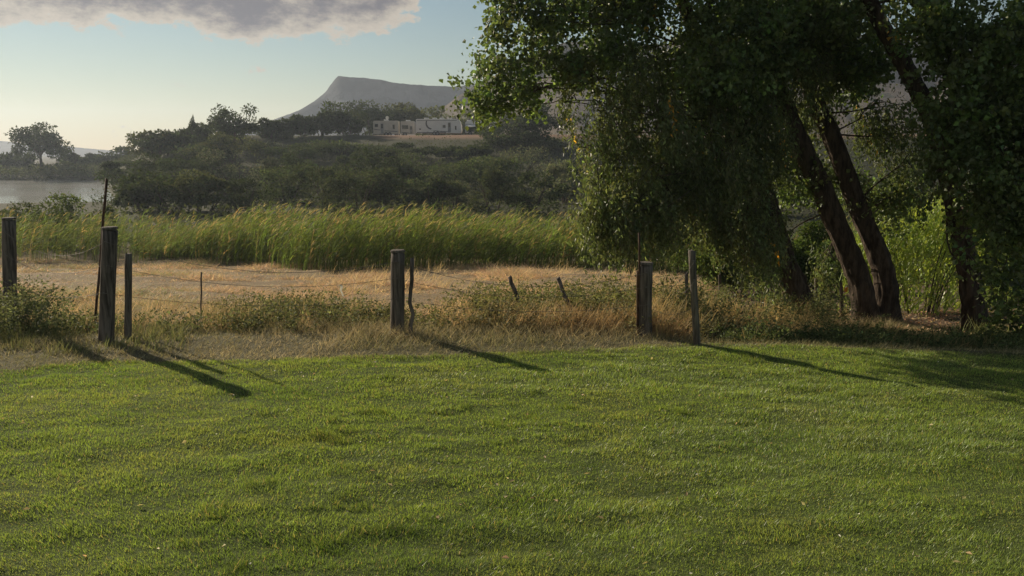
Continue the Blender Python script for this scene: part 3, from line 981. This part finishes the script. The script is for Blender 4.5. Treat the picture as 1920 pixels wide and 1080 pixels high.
def big_tree(name, label, trunks, blobs, dmul, base, seed):
    """trunks: list of (waypoints px,py,depth ; radii); blobs: (px,py,depth, rx px, ry px, rd m, density, kind)"""
    rs = np.random.default_rng(seed)
    random.seed(seed)
    root = empty(name, base)
    tag(root, label, 'tree')
    off = np.asarray(base)
    nodes = []
    for k, (wp, rad_) in enumerate(trunks):
        pts = [at(*w_) for w_ in wp]
        pts[0] = pts[0] - np.array([0, 0, .25])
        path = catmull(pts, 14)
        SEG = 48
        v, f = tube(path, rad_, SEG, .05, seed + k)
        cen = np.repeat(path, SEG, 0)
        aa = np.tile(np.arange(SEG), len(path)); ll = np.repeat(np.arange(len(path)), SEG)
        fur = np.abs(vnoise(aa * .55 + .25 * np.sin(ll * .35), ll * .16, seed + 40) - .5) * 2
        kn = vnoise(aa * .12, ll * .22, seed + 60)
        v = cen + (v - cen) * (1 + .16 * (fur - .5) + .16 * np.clip(kn - .72, 0, 1) * 3)[:, None]
        bottom = v[:, 2].min()
        fl = np.clip(1 - (v[:, 2] - bottom) / .8, 0, 1)[:, None] ** 2          # root flare
        v[:, :2] = cen[:, :2] + (v[:, :2] - cen[:, :2]) * (1 + (.55 + .5 * (vnoise(aa * .16, ll * 0.0, seed + 70) - .4)[:, None]) * fl)
        mesh_py('trunk', v - off, f, mat_bark, root, True)
        nodes += list(path[len(path) // 3:])
    nodes = np.array(nodes)
    twig = MB()
    P, Ax, Ln, Wn, Cc, Nr = [], [], [], [], [], []
    for (px, py, dd, rx, ry, rd, dens, kind) in blobs:
        c0 = at(px, py, dd)
        ax_, az_ = rx / F * dd, ry / F * dd
        below = nodes[(nodes[:, 2] < c0[2] + .6)]
        src = below if len(below) else nodes
        near_ = np.argsort(np.linalg.norm(src - c0, axis=1) + .25 * np.abs(src[:, 2] - c0[2]))
        s0 = src[near_[rs.integers(0, min(14, len(near_)))]]
        limb = MB()
        main = branch_to(limb, s0, c0, .017, .004, .04)
        limb.v = [tuple(np.array(p_) - off) for p_ in limb.v]
        limb.build('limb', mat_bark, root, True)
        ntw = int(max(6, dmul * dens * rx * ry / 27))
        ncl = max(3, ntw // 9)
        cd = rs.normal(size=(ncl, 3)); cd /= np.linalg.norm(cd, axis=1)[:, None]
        cd *= (rs.uniform(0, 1, ncl) ** .36)[:, None]
        for k in range(ntw):
            d = rs.normal(size=3); d /= np.linalg.norm(d)
            if k % 7 == 0 and kind == 'round':
                tip = main[rs.integers(len(main) // 4, len(main))] + d * rs.uniform(.02, .16)
            else:
                tip = c0 + cd[rs.integers(ncl)] * np.maximum(np.array([ax_, rd, az_]) - np.array([.16, .1, .10]), .12) + d * rs.uniform(.02, .24)
            st = main[rs.integers(len(main) // 2, len(main))]
            if k % 12 == 0:
                branch_to(twig, st, tip, .010, .004, .06, 4)
            if kind == 'hang':
                m_ = rs.integers(16, 30); Lt = rs.uniform(.35, .8)
                tt = rs.uniform(0, 1, m_)
                sway = np.array([rs.normal(.12, .15), rs.normal(0, .15), -1.0])
                p = tip + sway * (Lt * tt)[:, None] + rs.normal(0, .025, (m_, 3))
                a = np.stack([rs.normal(.15, .5, m_), rs.normal(0, .5, m_), -np.abs(rs.normal(.8, .4, m_))], 1)
                l_ = rs.uniform(.045, .085, m_); w_ = l_ * rs.uniform(.28, .45, m_)
                cb = np.array((.068, .086, .036))
            else:
                m_ = rs.integers(16, 30); Lt = rs.uniform(.2, .45)
                tt = rs.uniform(0, 1, m_)
                td = norm(rs.normal(size=3) + np.array([0, 0, -.2]))
                p = tip + td * (Lt * tt)[:, None] + rs.normal(0, .05, (m_, 3))
                a = rs.normal(size=(m_, 3)); a[:, 2] -= .9
                l_ = rs.uniform(.035, .085, m_); w_ = l_ * rs.uniform(.75, 1.0, m_)
                cb = np.array((.062, .088, .031))
            if rs.uniform() < .002:
                cb = np.array((.42, .26, .03))
            cc = cb[None] * np.exp(rs.normal(0, .28, (m_, 1))) * np.exp(rs.normal(0, .18)) * (1 + rs.normal(0, .07, (1, 3)))
            P.append(p); Ax.append(a); Ln.append(l_); Wn.append(w_); Cc.append(cc)
    P = np.vstack(P); Ax = np.vstack(Ax); Ln = np.concatenate(Ln); Wn = np.concatenate(Wn); Cc = np.vstack(Cc)
    v, f, c = leaves(P - off, Ax, Ln, Wn, Cc, .2)
    cr = mesh_np('crown', v, f, mat_leaf, root, c)
    twig.v = [tuple(np.array(p_) - off) for p_ in twig.v]
    tag(twig.build('twigs', mat_twig, root, True), kind='stuff')
    print(name, 'leaves', len(P), 'twig faces', len(twig.f))
    return root


bA = ground_hit(1648, 606); bB = ground_hit(1525, 610); bC = ground_hit(1838, 625)
print('tree bases', bA, bB, bC)
dA, dB, dC = bA[1], bB[1], bC[1]
big_tree('leaning_tree', 'dark leaning tree with drooping foliage whose trunk bends left behind the fence',
         [([(1525, 612, dB), (1496, 548, dB), (1470, 480, dB), (1440, 380, dB), (1395, 260, dB), (1330, 120, dB), (1260, -40, dB), (1180, -220, dB)], [.20, .17, .15, .13, .12, .10, .08, .05]),
          ],
         [(935, 20, 10.6, 52, 60, .5, .5, 'round'), (925, 115, 10.6, 42, 60, .4, .42, 'round'), (915, 190, 10.6, 45, 45, .5, .55, 'round'), (1000, 50, 10.8, 70, 60, .5, .42, 'round'),
          (1060, 25, 11, 50, 42, .7, .6, 'round'), (1180, 10, 11, 90, 60, .9, 1.0, 'round'), (975, 170, 10.8, 60, 50, .6, .5, 'round'), (1020, 110, 10.8, 70, 40, .5, .5, 'round'), (1060, 190, 10.8, 40, 50, .5, .3, 'hang'), (1150, 95, 10.9, 60, 45, .6, .8, 'round'), (1090, 130, 10.8, 50, 40, .5, .6, 'round'),
          (1190, 130, 11, 80, 70, .9, .8, 'hang'), (1140, 200, 10.8, 70, 70, .8, .6, 'hang'), (1120, 310, 10.4, 55, 90, .7, .7, 'hang'), (1170, 380, 10.2, 90, 70, .8, .9, 'hang'),
          (1110, 370, 10.2, 45, 60, .5, .6, 'hang'), (1240, 260, 10.6, 100, 130, 1.0, 1.1, 'hang'), (1240, 370, 10.3, 80, 60, .9, .8, 'hang'), (1340, 300, 10.8, 100, 150, 1.1, 1.2, 'hang'),
          (1390, 420, 10.4, 70, 70, .8, .8, 'hang'), (1430, 400, 10.8, 60, 100, .8, .8, 'hang'), (1330, 130, 11, 110, 110, 1.2, 1.2, 'round'),
          (950, -80, 10.8, 80, 70, .9, 0.33, 'round'), (1080, -90, 11, 110, 80, 1.2, 0.33, 'round'), (1220, -110, 11, 130, 100, 1.4, 0.39, 'round'), (1330, -60, 11, 120, 110, 1.4, 0.44, 'round')],
         1.0, bB, 501)
big_tree('twin_trunk_cottonwood', 'large cottonwood with two thick trunks leaning left from one base',
         [([(1634, 606, dA), (1612, 530, dA), (1588, 467, dA), (1545, 365, dA), (1500, 270, dA), (1472, 205, dA), (1430, 90, dA + .2), (1390, -60, dA + .3), (1350, -260, dA + .3)], [.19, .17, .16, .155, .15, .14, .12, .10, .05]),
          ([(1668, 606, dA + .1), (1660, 530, dA + .1), (1642, 467, dA + .1), (1600, 365, dA + .2), (1555, 245, dA + .3), (1532, 200, dA + .3), (1500, 90, dA + .4), (1480, -60, dA + .5), (1470, -260, dA + .6)], [.19, .165, .15, .14, .13, .125, .11, .09, .05])],
         [(1420, 60, 11.4, 110, 100, 1.2, 1.2, 'round'), (1420, 200, 11.2, 90, 90, 1.0, 1.1, 'hang'), (1520, 60, 11.6, 90, 90, 1.2, 1.1, 'round'), (1560, 140, 11.8, 70, 55, .9, .7, 'round'),
          (1480, 330, 11.8, 60, 60, .8, .5, 'round'), (1540, 330, 12.2, 40, 50, .5, .35, 'round'), (1590, 330, 12.2, 35, 50, .6, .35, 'round'), (1690, 360, 12.2, 50, 35, .7, .5, 'round'),
          (1640, 210, 12, 50, 50, .8, .6, 'hang'), (1600, 60, 11.8, 60, 70, 1.0, .8, 'round'), (1690, 250, 11.8, 45, 40, .6, .5, 'hang'),
          (1480, -90, 11.6, 150, 100, 1.5, 0.25, 'round'), (1620, -80, 11.8, 120, 100, 1.5, 0.2, 'round'), (1400, -200, 11.6, 150, 90, 1.5, 0.33, 'round'), (1560, -230, 11.8, 150, 90, 1.5, 0.15, 'round'),
          (1640, 130, 12, 60, 60, .9, .9, 'round'), (1650, 190, 12, 55, 45, .8, .8, 'hang'), (1700, 300, 12, 55, 45, .7, .7, 'hang'), (1615, 330, 12.3, 40, 45, .6, .6, 'hang'), (1520, 200, 12.4, 60, 60, .6, .7, 'hang'), (1500, 130, 11.4, 80, 60, .8, .9, 'hang'), (1470, 260, 12.2, 45, 50, .5, .5, 'hang'), (1660, 390, 12.6, 60, 40, .7, .6, 'round'), (1440, 470, 11.6, 50, 50, .5, .5, 'hang'), (1540, 480, 12.6, 60, 60, .6, .4, 'hang')],
         1.0, bA, 502)
big_tree('right_cottonwood', 'leafy cottonwood at the right edge with one trunk slanting up to the left',
         [([(1840, 628, dC), (1822, 540, dC), (1804, 450, dC), (1786, 360, dC), (1752, 235, dC), (1700, 130, dC), (1650, 40, dC), (1605, -60, dC), (1540, -250, dC)], [.17, .15, .14, .13, .12, .11, .10, .09, .05])],
         [(1740, 40, 9.6, 80, 90, 0.52, .8, 'round'), (1820, 60, 9.4, 110, 110, 0.65, 1.0, 'round'), (1900, 90, 9.4, 90, 120, 0.65, 1.0, 'round'), (1790, 190, 9.4, 90, 80, 0.52, .9, 'round'),
          (1870, 240, 9.3, 90, 110, 0.65, 1.0, 'round'), (1770, 285, 9.3, 65, 55, 0.39, .8, 'round'), (1870, 370, 9.2, 75, 80, 0.52, .9, 'round'), (1915, 450, 9.1, 60, 90, 0.52, .9, 'round'),
          (1875, 500, 9.1, 55, 60, 0.39, .6, 'round'), (1895, 580, 9.1, 45, 50, 0.33, .6, 'round'), (1950, 330, 9.2, 100, 200, 0.78, 1.0, 'round'), (1960, 560, 9.2, 70, 90, 0.52, .8, 'round'),
          (1770, -80, 9.6, 140, 100, 0.78, 0.39, 'round'), (1920, -80, 9.6, 140, 110, 0.78, 0.39, 'round'), (2060, 100, 9.6, 120, 200, 0.85, .6, 'round'), (1760, 370, 9.6, 25, 25, 0.20, .5, 'round')],
         .36, bC, 503)

# fallen leaves and litter under the trees
n = 5200
px = rng.uniform(1500, 1960, n); yy = rng.uniform(8.6, 13.5, n); xx = (px - 960) / F * yy
P = np.stack([xx, yy, gz(xx, yy) + .015], 1)
a = rng.normal(size=(n, 3)); a[:, 2] *= .25
nn = rng.normal(0, .35, (n, 3)); nn[:, 2] += 1
v, f, c = leaves(P, a, .05 * rng.uniform(.6, 1.5, n), .035 * rng.uniform(.6, 1.4, n), jitter((.26, .18, .11), n, .35, .1), .15, nn)
tag(mesh_np('leaf_litter', v, f, mat_dry, None, c), 'brown fallen leaves scattered on the bare soil under the trees', 'leaf litter', kind='stuff')

n = 150
yy = rng.uniform(3.2, 7.2, n); xx = rng.uniform(-.7, .7, n) * yy
P = np.stack([xx, yy, gz(xx, yy) + .022], 1)
a = rng.normal(size=(n, 3)); a[:, 2] *= .3
nn = rng.normal(0, .4, (n, 3)); nn[:, 2] += 1
cc = jitter((.30, .25, .13), n, .3, .1); pale = rng.uniform(0, 1, n) < .3; cc[pale] = (.62, .6, .5)
v, f, c = leaves(P, a, np.where(pale, .016, .03) * rng.uniform(.7, 1.4, n), np.where(pale, .012, .02) * rng.uniform(.7, 1.3, n), cc, .2, nn)
tag(mesh_np('fallen_leaves', v, f, mat_dry, None, c), 'small pale petals and dry leaves strewn over the lawn', 'leaves', kind='stuff')

# ------------------------------------------------------------------ fence
def post(name, label, px_t, py_t, px_b, py_b, wpx, mat, seed, square=False, cap=False, jag=.0, cat='post', depth=None):
    if depth is None:
        base = ground_hit(px_b, py_b)
    else:
        x = (px_b - 960) / F * depth
        base = gpt(x, depth)
    dd = base[1]
    top = at(px_t, py_t, dd + random.uniform(-.03, .03))
    r = wpx / F * dd * .5
    random.seed(seed)
    k = 9
    pts = [base + np.array([0, 0, -.12]) + (top - base + np.array([0, 0, .12])) * i / (k - 1) + (np.array([random.gauss(0, jag), random.gauss(0, jag), 0]) if 0 < i < k - 1 else 0) for i in range(k)]
    v, f = tube(pts, [r * 1.04, r, r * .97, r, r * .96], 14 if wpx > 10 else 8, .07 if wpx > 10 else .12, seed, cap=True)
    tv = v - base
    s_ = 14 if wpx > 10 else 8
    tv[-s_:, 2] += np.array([random.uniform(-.02, .012) for _ in range(s_)]) * min(1, wpx / 14)
    root = empty(name, base)
    tag(root, label, cat)
    mesh_py('shaft', tv, f, mat, root, True)
    if cap:
        tp = top - base
        cv_, cf_ = tube([tp + np.array([0, 0, .003]), tp + np.array([0, 0, .02]), tp + np.array([0, 0, .026])], [r * 1.04, r * 1.02, r * .9], 14)
        mesh_py('end_grain', cv_, cf_, mat_post_pale, root)
    # staples that hold the wires
    if wpx > 10:
        for fr in (.45, .7, .9):
            p_ = (top - base) * fr + np.array([0, -r * 1.0, 0])
            MB().box(p_[0] - .012, p_[0] + .012, p_[1] - .008, p_[1] + .006, p_[2] - .004, p_[2] + .004).build('staple', mat_wire, root)
    return base, top


P_ = {}
P_['edge'] = post('fence_post', 'thick post at the left edge half hidden by weeds', 17, 412, 18, 618, 24, mat_post, 1, cap=True)
P_['left'] = post('fence_post', 'thick dark post right of the leaning rod, flat pale top', 206, 430, 196, 640, 28, mat_post, 2, cap=True)
post('fence_post', 'slim post just right of the thick dark post with flat top', 241, 476, 238, 634, 13, mat_post_pale, 3)
post('fence_rod', 'tall thin rusty rod leaning against the thick left post', 200, 335, 174, 614, 5, mat_rust, 4, jag=.004, cat='rod')
P_['mid'] = post('fence_post', 'thick grey post standing alone in the middle of the fence', 746, 473, 744, 626, 27, mat_post, 5, cap=True)
post('fence_stake', 'thin crooked split stake right of the middle post', 773, 484, 770, 630, 8, mat_post, 6, jag=.012, cat='stake')
post('fence_stake', 'left one of two leaning stakes in the weeds', 956, 518, 988, 598, 8, mat_post, 7, jag=.006, cat='stake')
post('fence_stake', 'right one of two leaning stakes in the weeds', 1046, 520, 1086, 604, 8, mat_post, 8, jag=.006, cat='stake')
P_['right'] = post('fence_post', 'thick dark brown post below the drooping foliage', 1211, 496, 1209, 628, 27, mat_post, 9, cap=True)
post('fence_post', 'narrow steel post touching the thick dark brown post', 1196, 508, 1196, 628, 6, mat_rust, 10, cat='post')
post('fence_rod', 'thin rod standing above the thick dark brown post', 1198, 436, 1201, 628, 4, mat_rust, 11, jag=.002, cat='rod')
P_['slim'] = post('fence_post', 'slim leaning wooden post at the edge of the lawn', 1297, 470, 1309, 646, 14, mat_post_pale, 12)
post('fence_stake', 'short thin stake close behind the slim leaning post', 1287, 510, 1290, 604, 7, mat_post, 13, cat='stake')
post('fence_stake', 'thin stake in the weeds left of the dark leaning trunk', 1349, 512, 1353, 588, 6, mat_post, 14, cat='stake')
post('fence_stake', 'thinnest dark stake right beside the dark leaning trunk', 1427, 536, 1431, 588, 6, mat_post, 15, cat='stake')
post('fence_stake', 'thin stake right of the dark leaning trunk', 1530, 522, 1533, 592, 6, mat_post, 16, cat='stake')
P_['tag'] = post('fence_stake', 'dark stake just left of the twin trunks', 1577, 530, 1581, 594, 6, mat_post, 17, cat='stake')
post('fence_stake', 'slender pale twig stake standing in the left stubble', 378, 510, 376, 598, 3, mat_post_pale, 18, jag=.004, cat='stake')

order = ['edge', 'left', 'mid', 'right', 'slim']
for lv, (fr, lab) in enumerate([(.45, 'lowest'), (.7, 'middle'), (.9, 'topmost')]):
    pts = []
    for k in range(len(order) - 1):
        a0 = P_[order[k]]; a1 = P_[order[k + 1]]
        w0 = a0[0] + (a0[1] - a0[0]) * fr + np.array([0, -.085, 0]); w1 = a1[0] + (a1[1] - a1[0]) * fr + np.array([0, -.085, 0])
        for tt in np.linspace(0, 1, 10, endpoint=False):
            p_ = w0 + (w1 - w0) * tt; p_[2] -= .10 * 4 * tt * (1 - tt) * (1.0 + .5 * lv)
            pts.append(p_)
    pts.append(w1)
    if lv == 1:
        wire_mid = np.array(pts)
    v, f = tube(pts, [.0022, .0022], 5)
    o = mesh_py('fence_wire', v, f, mat_wire, None, True)
    tag(o, lab + ' sagging wire strand of the fence between the posts', 'wire', 'strands of fence wire')

# scrap of pale tape hanging on the fence
wx = np.abs(wire_mid[:, 0] / wire_mid[:, 1] - (655 - 960) / F)
k_ = int(np.argmin(wx)); c0 = wire_mid[k_] + np.array([0, -.006, -.048])
sv, sf = [], []
path = [(-.016, 0, .046), (.006, -.004, .052), (.018, -.01, .034), (.002, 0, .0), (.014, .004, -.036), (.024, .006, -.068)]
for i, p_ in enumerate(path):
    wv = .016 * (1 - .1 * i)
    for yv in (-.0008, .0008):
        sv.append((p_[0] - wv, p_[1] + yv, p_[2])); sv.append((p_[0] + wv, p_[1] + yv, p_[2] - .006))
for i in range(len(path) - 1):
    a, b_ = i * 4, i * 4 + 4
    sf += [(a, a + 1, b_ + 1, b_), (a + 3, a + 2, b_ + 2, b_ + 3), (a, b_, b_ + 2, a + 2), (a + 1, a + 3, b_ + 3, b_ + 1)]
sf += [(0, 2, 3, 1), (20, 21, 23, 22)]
o = mesh_py('tape_scrap', sv, sf, mat_tape)
o.location = tuple(c0)
tag(o, 'small scrap of white tape hanging from the fence left of the middle post', 'tape')
c0 = at(1586, 543, P_['tag'][0][1] - .035)
o = MB().box(-.03, .03, -.004, .004, -.04, .04, .003).add([(-.006, -.003, .04), (.006, -.003, .04), (.006, .003, .08), (-.006, .003, .08)], [(0, 1, 2, 3)]).build('marker_tag', mat_orange)
o.location = tuple(c0)
tag(o, 'small orange marker tag on a stake left of the twin trunks', 'tag')

# ------------------------------------------------------------------ trailers on the bluff
mat_rv = noise_mat('trailer skin', (.72, .70, .66), (.8, .78, .74), 1.2, rough=.4, bump=.05, dist=.01, spec=.5)
mat_rv2 = noise_mat('trailer skin beige', (.46, .42, .36), (.54, .50, .44), 1.2, rough=.45, bump=.05, dist=.01, spec=.5)
mat_glass = noise_mat('tinted glass', (.015, .017, .02), (.03, .032, .035), 1, rough=.08, bump=0, spec=.6)
mat_stripe = noise_mat('dark stripe', (.09, .085, .09), (.13, .12, .12), 3, rough=.4, bump=0)
mat_tyre = noise_mat('tyre rubber', (.018, .018, .018), (.035, .034, .033), 8, rough=.9, bump=.2)
mat_trim = noise_mat('grey trim', (.22, .22, .22), (.3, .3, .3), 5, rough=.5, bump=0)
mat_awning_shade = noise_mat('painted awning shade', (.035, .034, .035), (.06, .055, .05), 3, rough=.9, bump=.1)  # near-black tone for the painted shade below the awning, not cloth


def rv_box(px0, px1, Yd, height, label, name, profile, skin, cat, side='near'):
    x0, x1 = (px0 - 960) / F * Yd, (px1 - 960) / F * Yd
    xc = (x0 + x1) / 2; L = x1 - x0
    zg = float(gz(xc, Yd))
    root = empty(name, (xc, Yd, zg))
    tag(root, label, cat)
    b = MB(); b.prism([(-L / 2 + a * L, z * height) for a, z in profile], -1.2, 1.2)
    b.build('body', skin, root)
    return root, L, height


def rv_bits(root, L, H, windows, door=None, wheels=(), ac=(), stripes=(), extra=None):
    for (a0, a1, z0, z1) in windows:
        X0, X1 = -L / 2 + a0 * L, -L / 2 + a1 * L
        w_ = MB().box(X0, X1, -1.235, -1.198, z0 * H, z1 * H, .01).build('window', mat_trim, root)
        MB().box(X0 + .05, X1 - .05, -1.245, -1.232, z0 * H + .05, z1 * H - .05).build('pane', mat_glass, w_)
    if door:
        a0, a1, z0, z1 = door
        X0, X1 = -L / 2 + a0 * L, -L / 2 + a1 * L
        d_ = MB().box(X0, X1, -1.24, -1.198, z0 * H, z1 * H, .01).build('door', mat_trim, root)
        MB().box(X0 + .1, X1 - .1, -1.25, -1.238, (z0 + (z1 - z0) * .5) * H, z1 * H - .1).build('pane', mat_glass, d_)
        MB().box(X1 - .08, X1 - .04, -1.27, -1.24, (z0 + .4 * (z1 - z0)) * H, (z0 + .46 * (z1 - z0)) * H).build('handle', mat_trim, d_)
        MB().box(X0, X1, -1.6, -1.22, .16 * H, .175 * H).build('step', mat_trim, root)
    for a in wheels:
        X0 = -L / 2 + a * L
        w_ = MB().cyl_y(X0, .36, .36, -1.21, -1.0).build('wheel', mat_tyre, root)
        MB().cyl_y(X0, .36, .2, -1.225, -1.2).build('rim', mat_trim, w_)
    for a in ac:
        X0 = -L / 2 + a * L
        MB().box(X0 - .4, X0 + .4, -.35, .35, H - .01, H + .24, .06).build('roof_unit', mat_rv, root)
    for poly in stripes:
        MB().prism([(-L / 2 + a * L, z * H) for a, z in poly], -1.212, -1.19).build('stripe', mat_stripe, root)


YD = 142.0
r1, L1, H1 = rv_box(707, 752, YD + 4, 2.75, 'beige trailer leftmost on the bluff beside the dark trees', 'travel_trailer',
                    [(0, .16), (1, .16), (1, .98), (.97, 1), (.04, 1), (0, .93)], mat_rv2, 'trailer')
rv_bits(r1, L1, H1, [(.06, .2, .58, .8), (.78, .88, .45, .75)], (.3, .42, .2, .82), (.52, .66), (.5,), [[(.04, .42), (.28, .38), (.28, .42), (.04, .46)], [(.45, .32), (.98, .28), (.98, .33), (.45, .37)]])
dv = [(.55 * L1 - L1 / 2 + .32 * math.cos(a_ / 10 * 6.2832) * k_, -.3 - .1 * k_ * k_, H1 + .55 + .32 * math.sin(a_ / 10 * 6.2832) * k_) for k_ in (.35, 1.0) for a_ in range(10)]
MB().add(dv, [(a_, (a_ + 1) % 10, 10 + (a_ + 1) % 10, 10 + a_) for a_ in range(10)] + [tuple(range(10))]).box(.55 * L1 - L1 / 2 - .03, .55 * L1 - L1 / 2 + .03, -.3, -.24, H1 - .02, H1 + .5).build('satellite_dish', mat_white, r1)
r2, L2, H2 = rv_box(757, 782, YD + 5, 2.7, 'short beige trailer between the leftmost and the biggest trailer', 'travel_trailer',
                    [(0, .16), (1, .16), (1, .94), (.95, 1), (.05, 1), (0, .96)], mat_rv2, 'trailer')
rv_bits(r2, L2, H2, [(.1, .56, .48, .74)], (.66, .86, .2, .68), (.3,), (.5,), [[(.05, .24), (.6, .2), (.6, .25), (.05, .29)]])
r3, L3, H3 = rv_box(785, 868, YD, 2.85, 'biggest white travel trailer with a dark crescent swoosh on its side', 'travel_trailer',
                    [(0, .15), (.985, .15), (1, .3), (.992, .62), (.965, .86), (.94, .96), (.90, 1), (.02, 1), (0, .97)], mat_rv, 'trailer')
sw = []
for k in range(9):
    a = math.radians(150 + 115 * k / 8)
    sw.append((.34 + .13 * math.cos(a), .72 + .36 * math.sin(a)))
for k in range(8, -1, -1):
    a = math.radians(150 + 115 * k / 8)
    sw.append((.355 + .115 * math.cos(a), .76 + .33 * math.sin(a)))
rv_bits(r3, L3, H3, [(.585, .65, .46, .64), (.855, .89, .34, .58), (.07, .11, .34, .42)], (.70, .765, .2, .78), (.40, .47), (.22, .40, .56, .74),
        [sw, [(.30, .34), (.55, .22), (.75, .20), (.75, .24), (.55, .27)], [(.02, .88), (.9, .9), (.9, .93), (.02, .91)], [(.02, .15), (.66, .15), (.66, .2), (.02, .2)]])
r4, L4, H4 = rv_box(875, 929, YD + 1, 2.5, 'motorhome with a dark awning side parked right of the biggest trailer', 'motorhome',
                    [(0, .2), (1, .2), (1, .92), (.97, .97), (.04, .985), (0, .9)], mat_rv, 'motorhome')
rv_bits(r4, L4, H4, [(.02, .1, .5, .72), (.88, .96, .45, .7)], None, (.16, .82), (.12, .5), [[(.02, .74), (.98, .70), (.98, .76), (.02, .80)]])
MB().add([(-L4 * .47, -1.25, H4 * .74), (L4 * .28, -1.25, H4 * .74), (L4 * .28, -2.6, H4 * .58), (-L4 * .47, -2.6, H4 * .58),
          (-L4 * .47, -1.25, H4 * .76), (L4 * .28, -1.25, H4 * .76), (L4 * .28, -2.6, H4 * .60), (-L4 * .47, -2.6, H4 * .60)],
         [(0, 1, 2, 3), (7, 6, 5, 4), (0, 4, 5, 1), (1, 5, 6, 2), (2, 6, 7, 3), (3, 7, 4, 0)]).build('awning', mat_rv, r4)
MB().box(-L4 * .46, L4 * .27, -1.226, -1.19, H4 * .26, H4 * .66).build('painted_shade_panel', mat_awning_shade, r4)  # dark sheet on the side paints in the shade beneath the awning
for sx_ in (-.46, .27):
    MB().box(L4 * sx_, L4 * sx_ + .05, -2.58, -2.53, 0, H4 * .58).build('awning_pole', mat_trim, r4)

# ------------------------------------------------------------------ haze
bx = MB().box(-1500, 1500, -300, 1500, -7.2, 78).build('haze', bpy.data.materials.new('haze air'))
tag(bx, 'pale sunlit haze in the air', 'haze', kind='stuff')
m = bx.data.materials[0]; m.use_nodes = True
t = m.node_tree
for n_ in list(t.nodes): t.nodes.remove(n_)
out = t.nodes.new('ShaderNodeOutputMaterial')
pv = N(t, 'ShaderNodeVolumePrincipled', i_Density=HAZE_DENSITY, i_Anisotropy=.42)
pv.inputs['Color'].default_value = (.72, .83, 1.0, 1)
t.links.new(pv.outputs[0], out.inputs['Volume'])
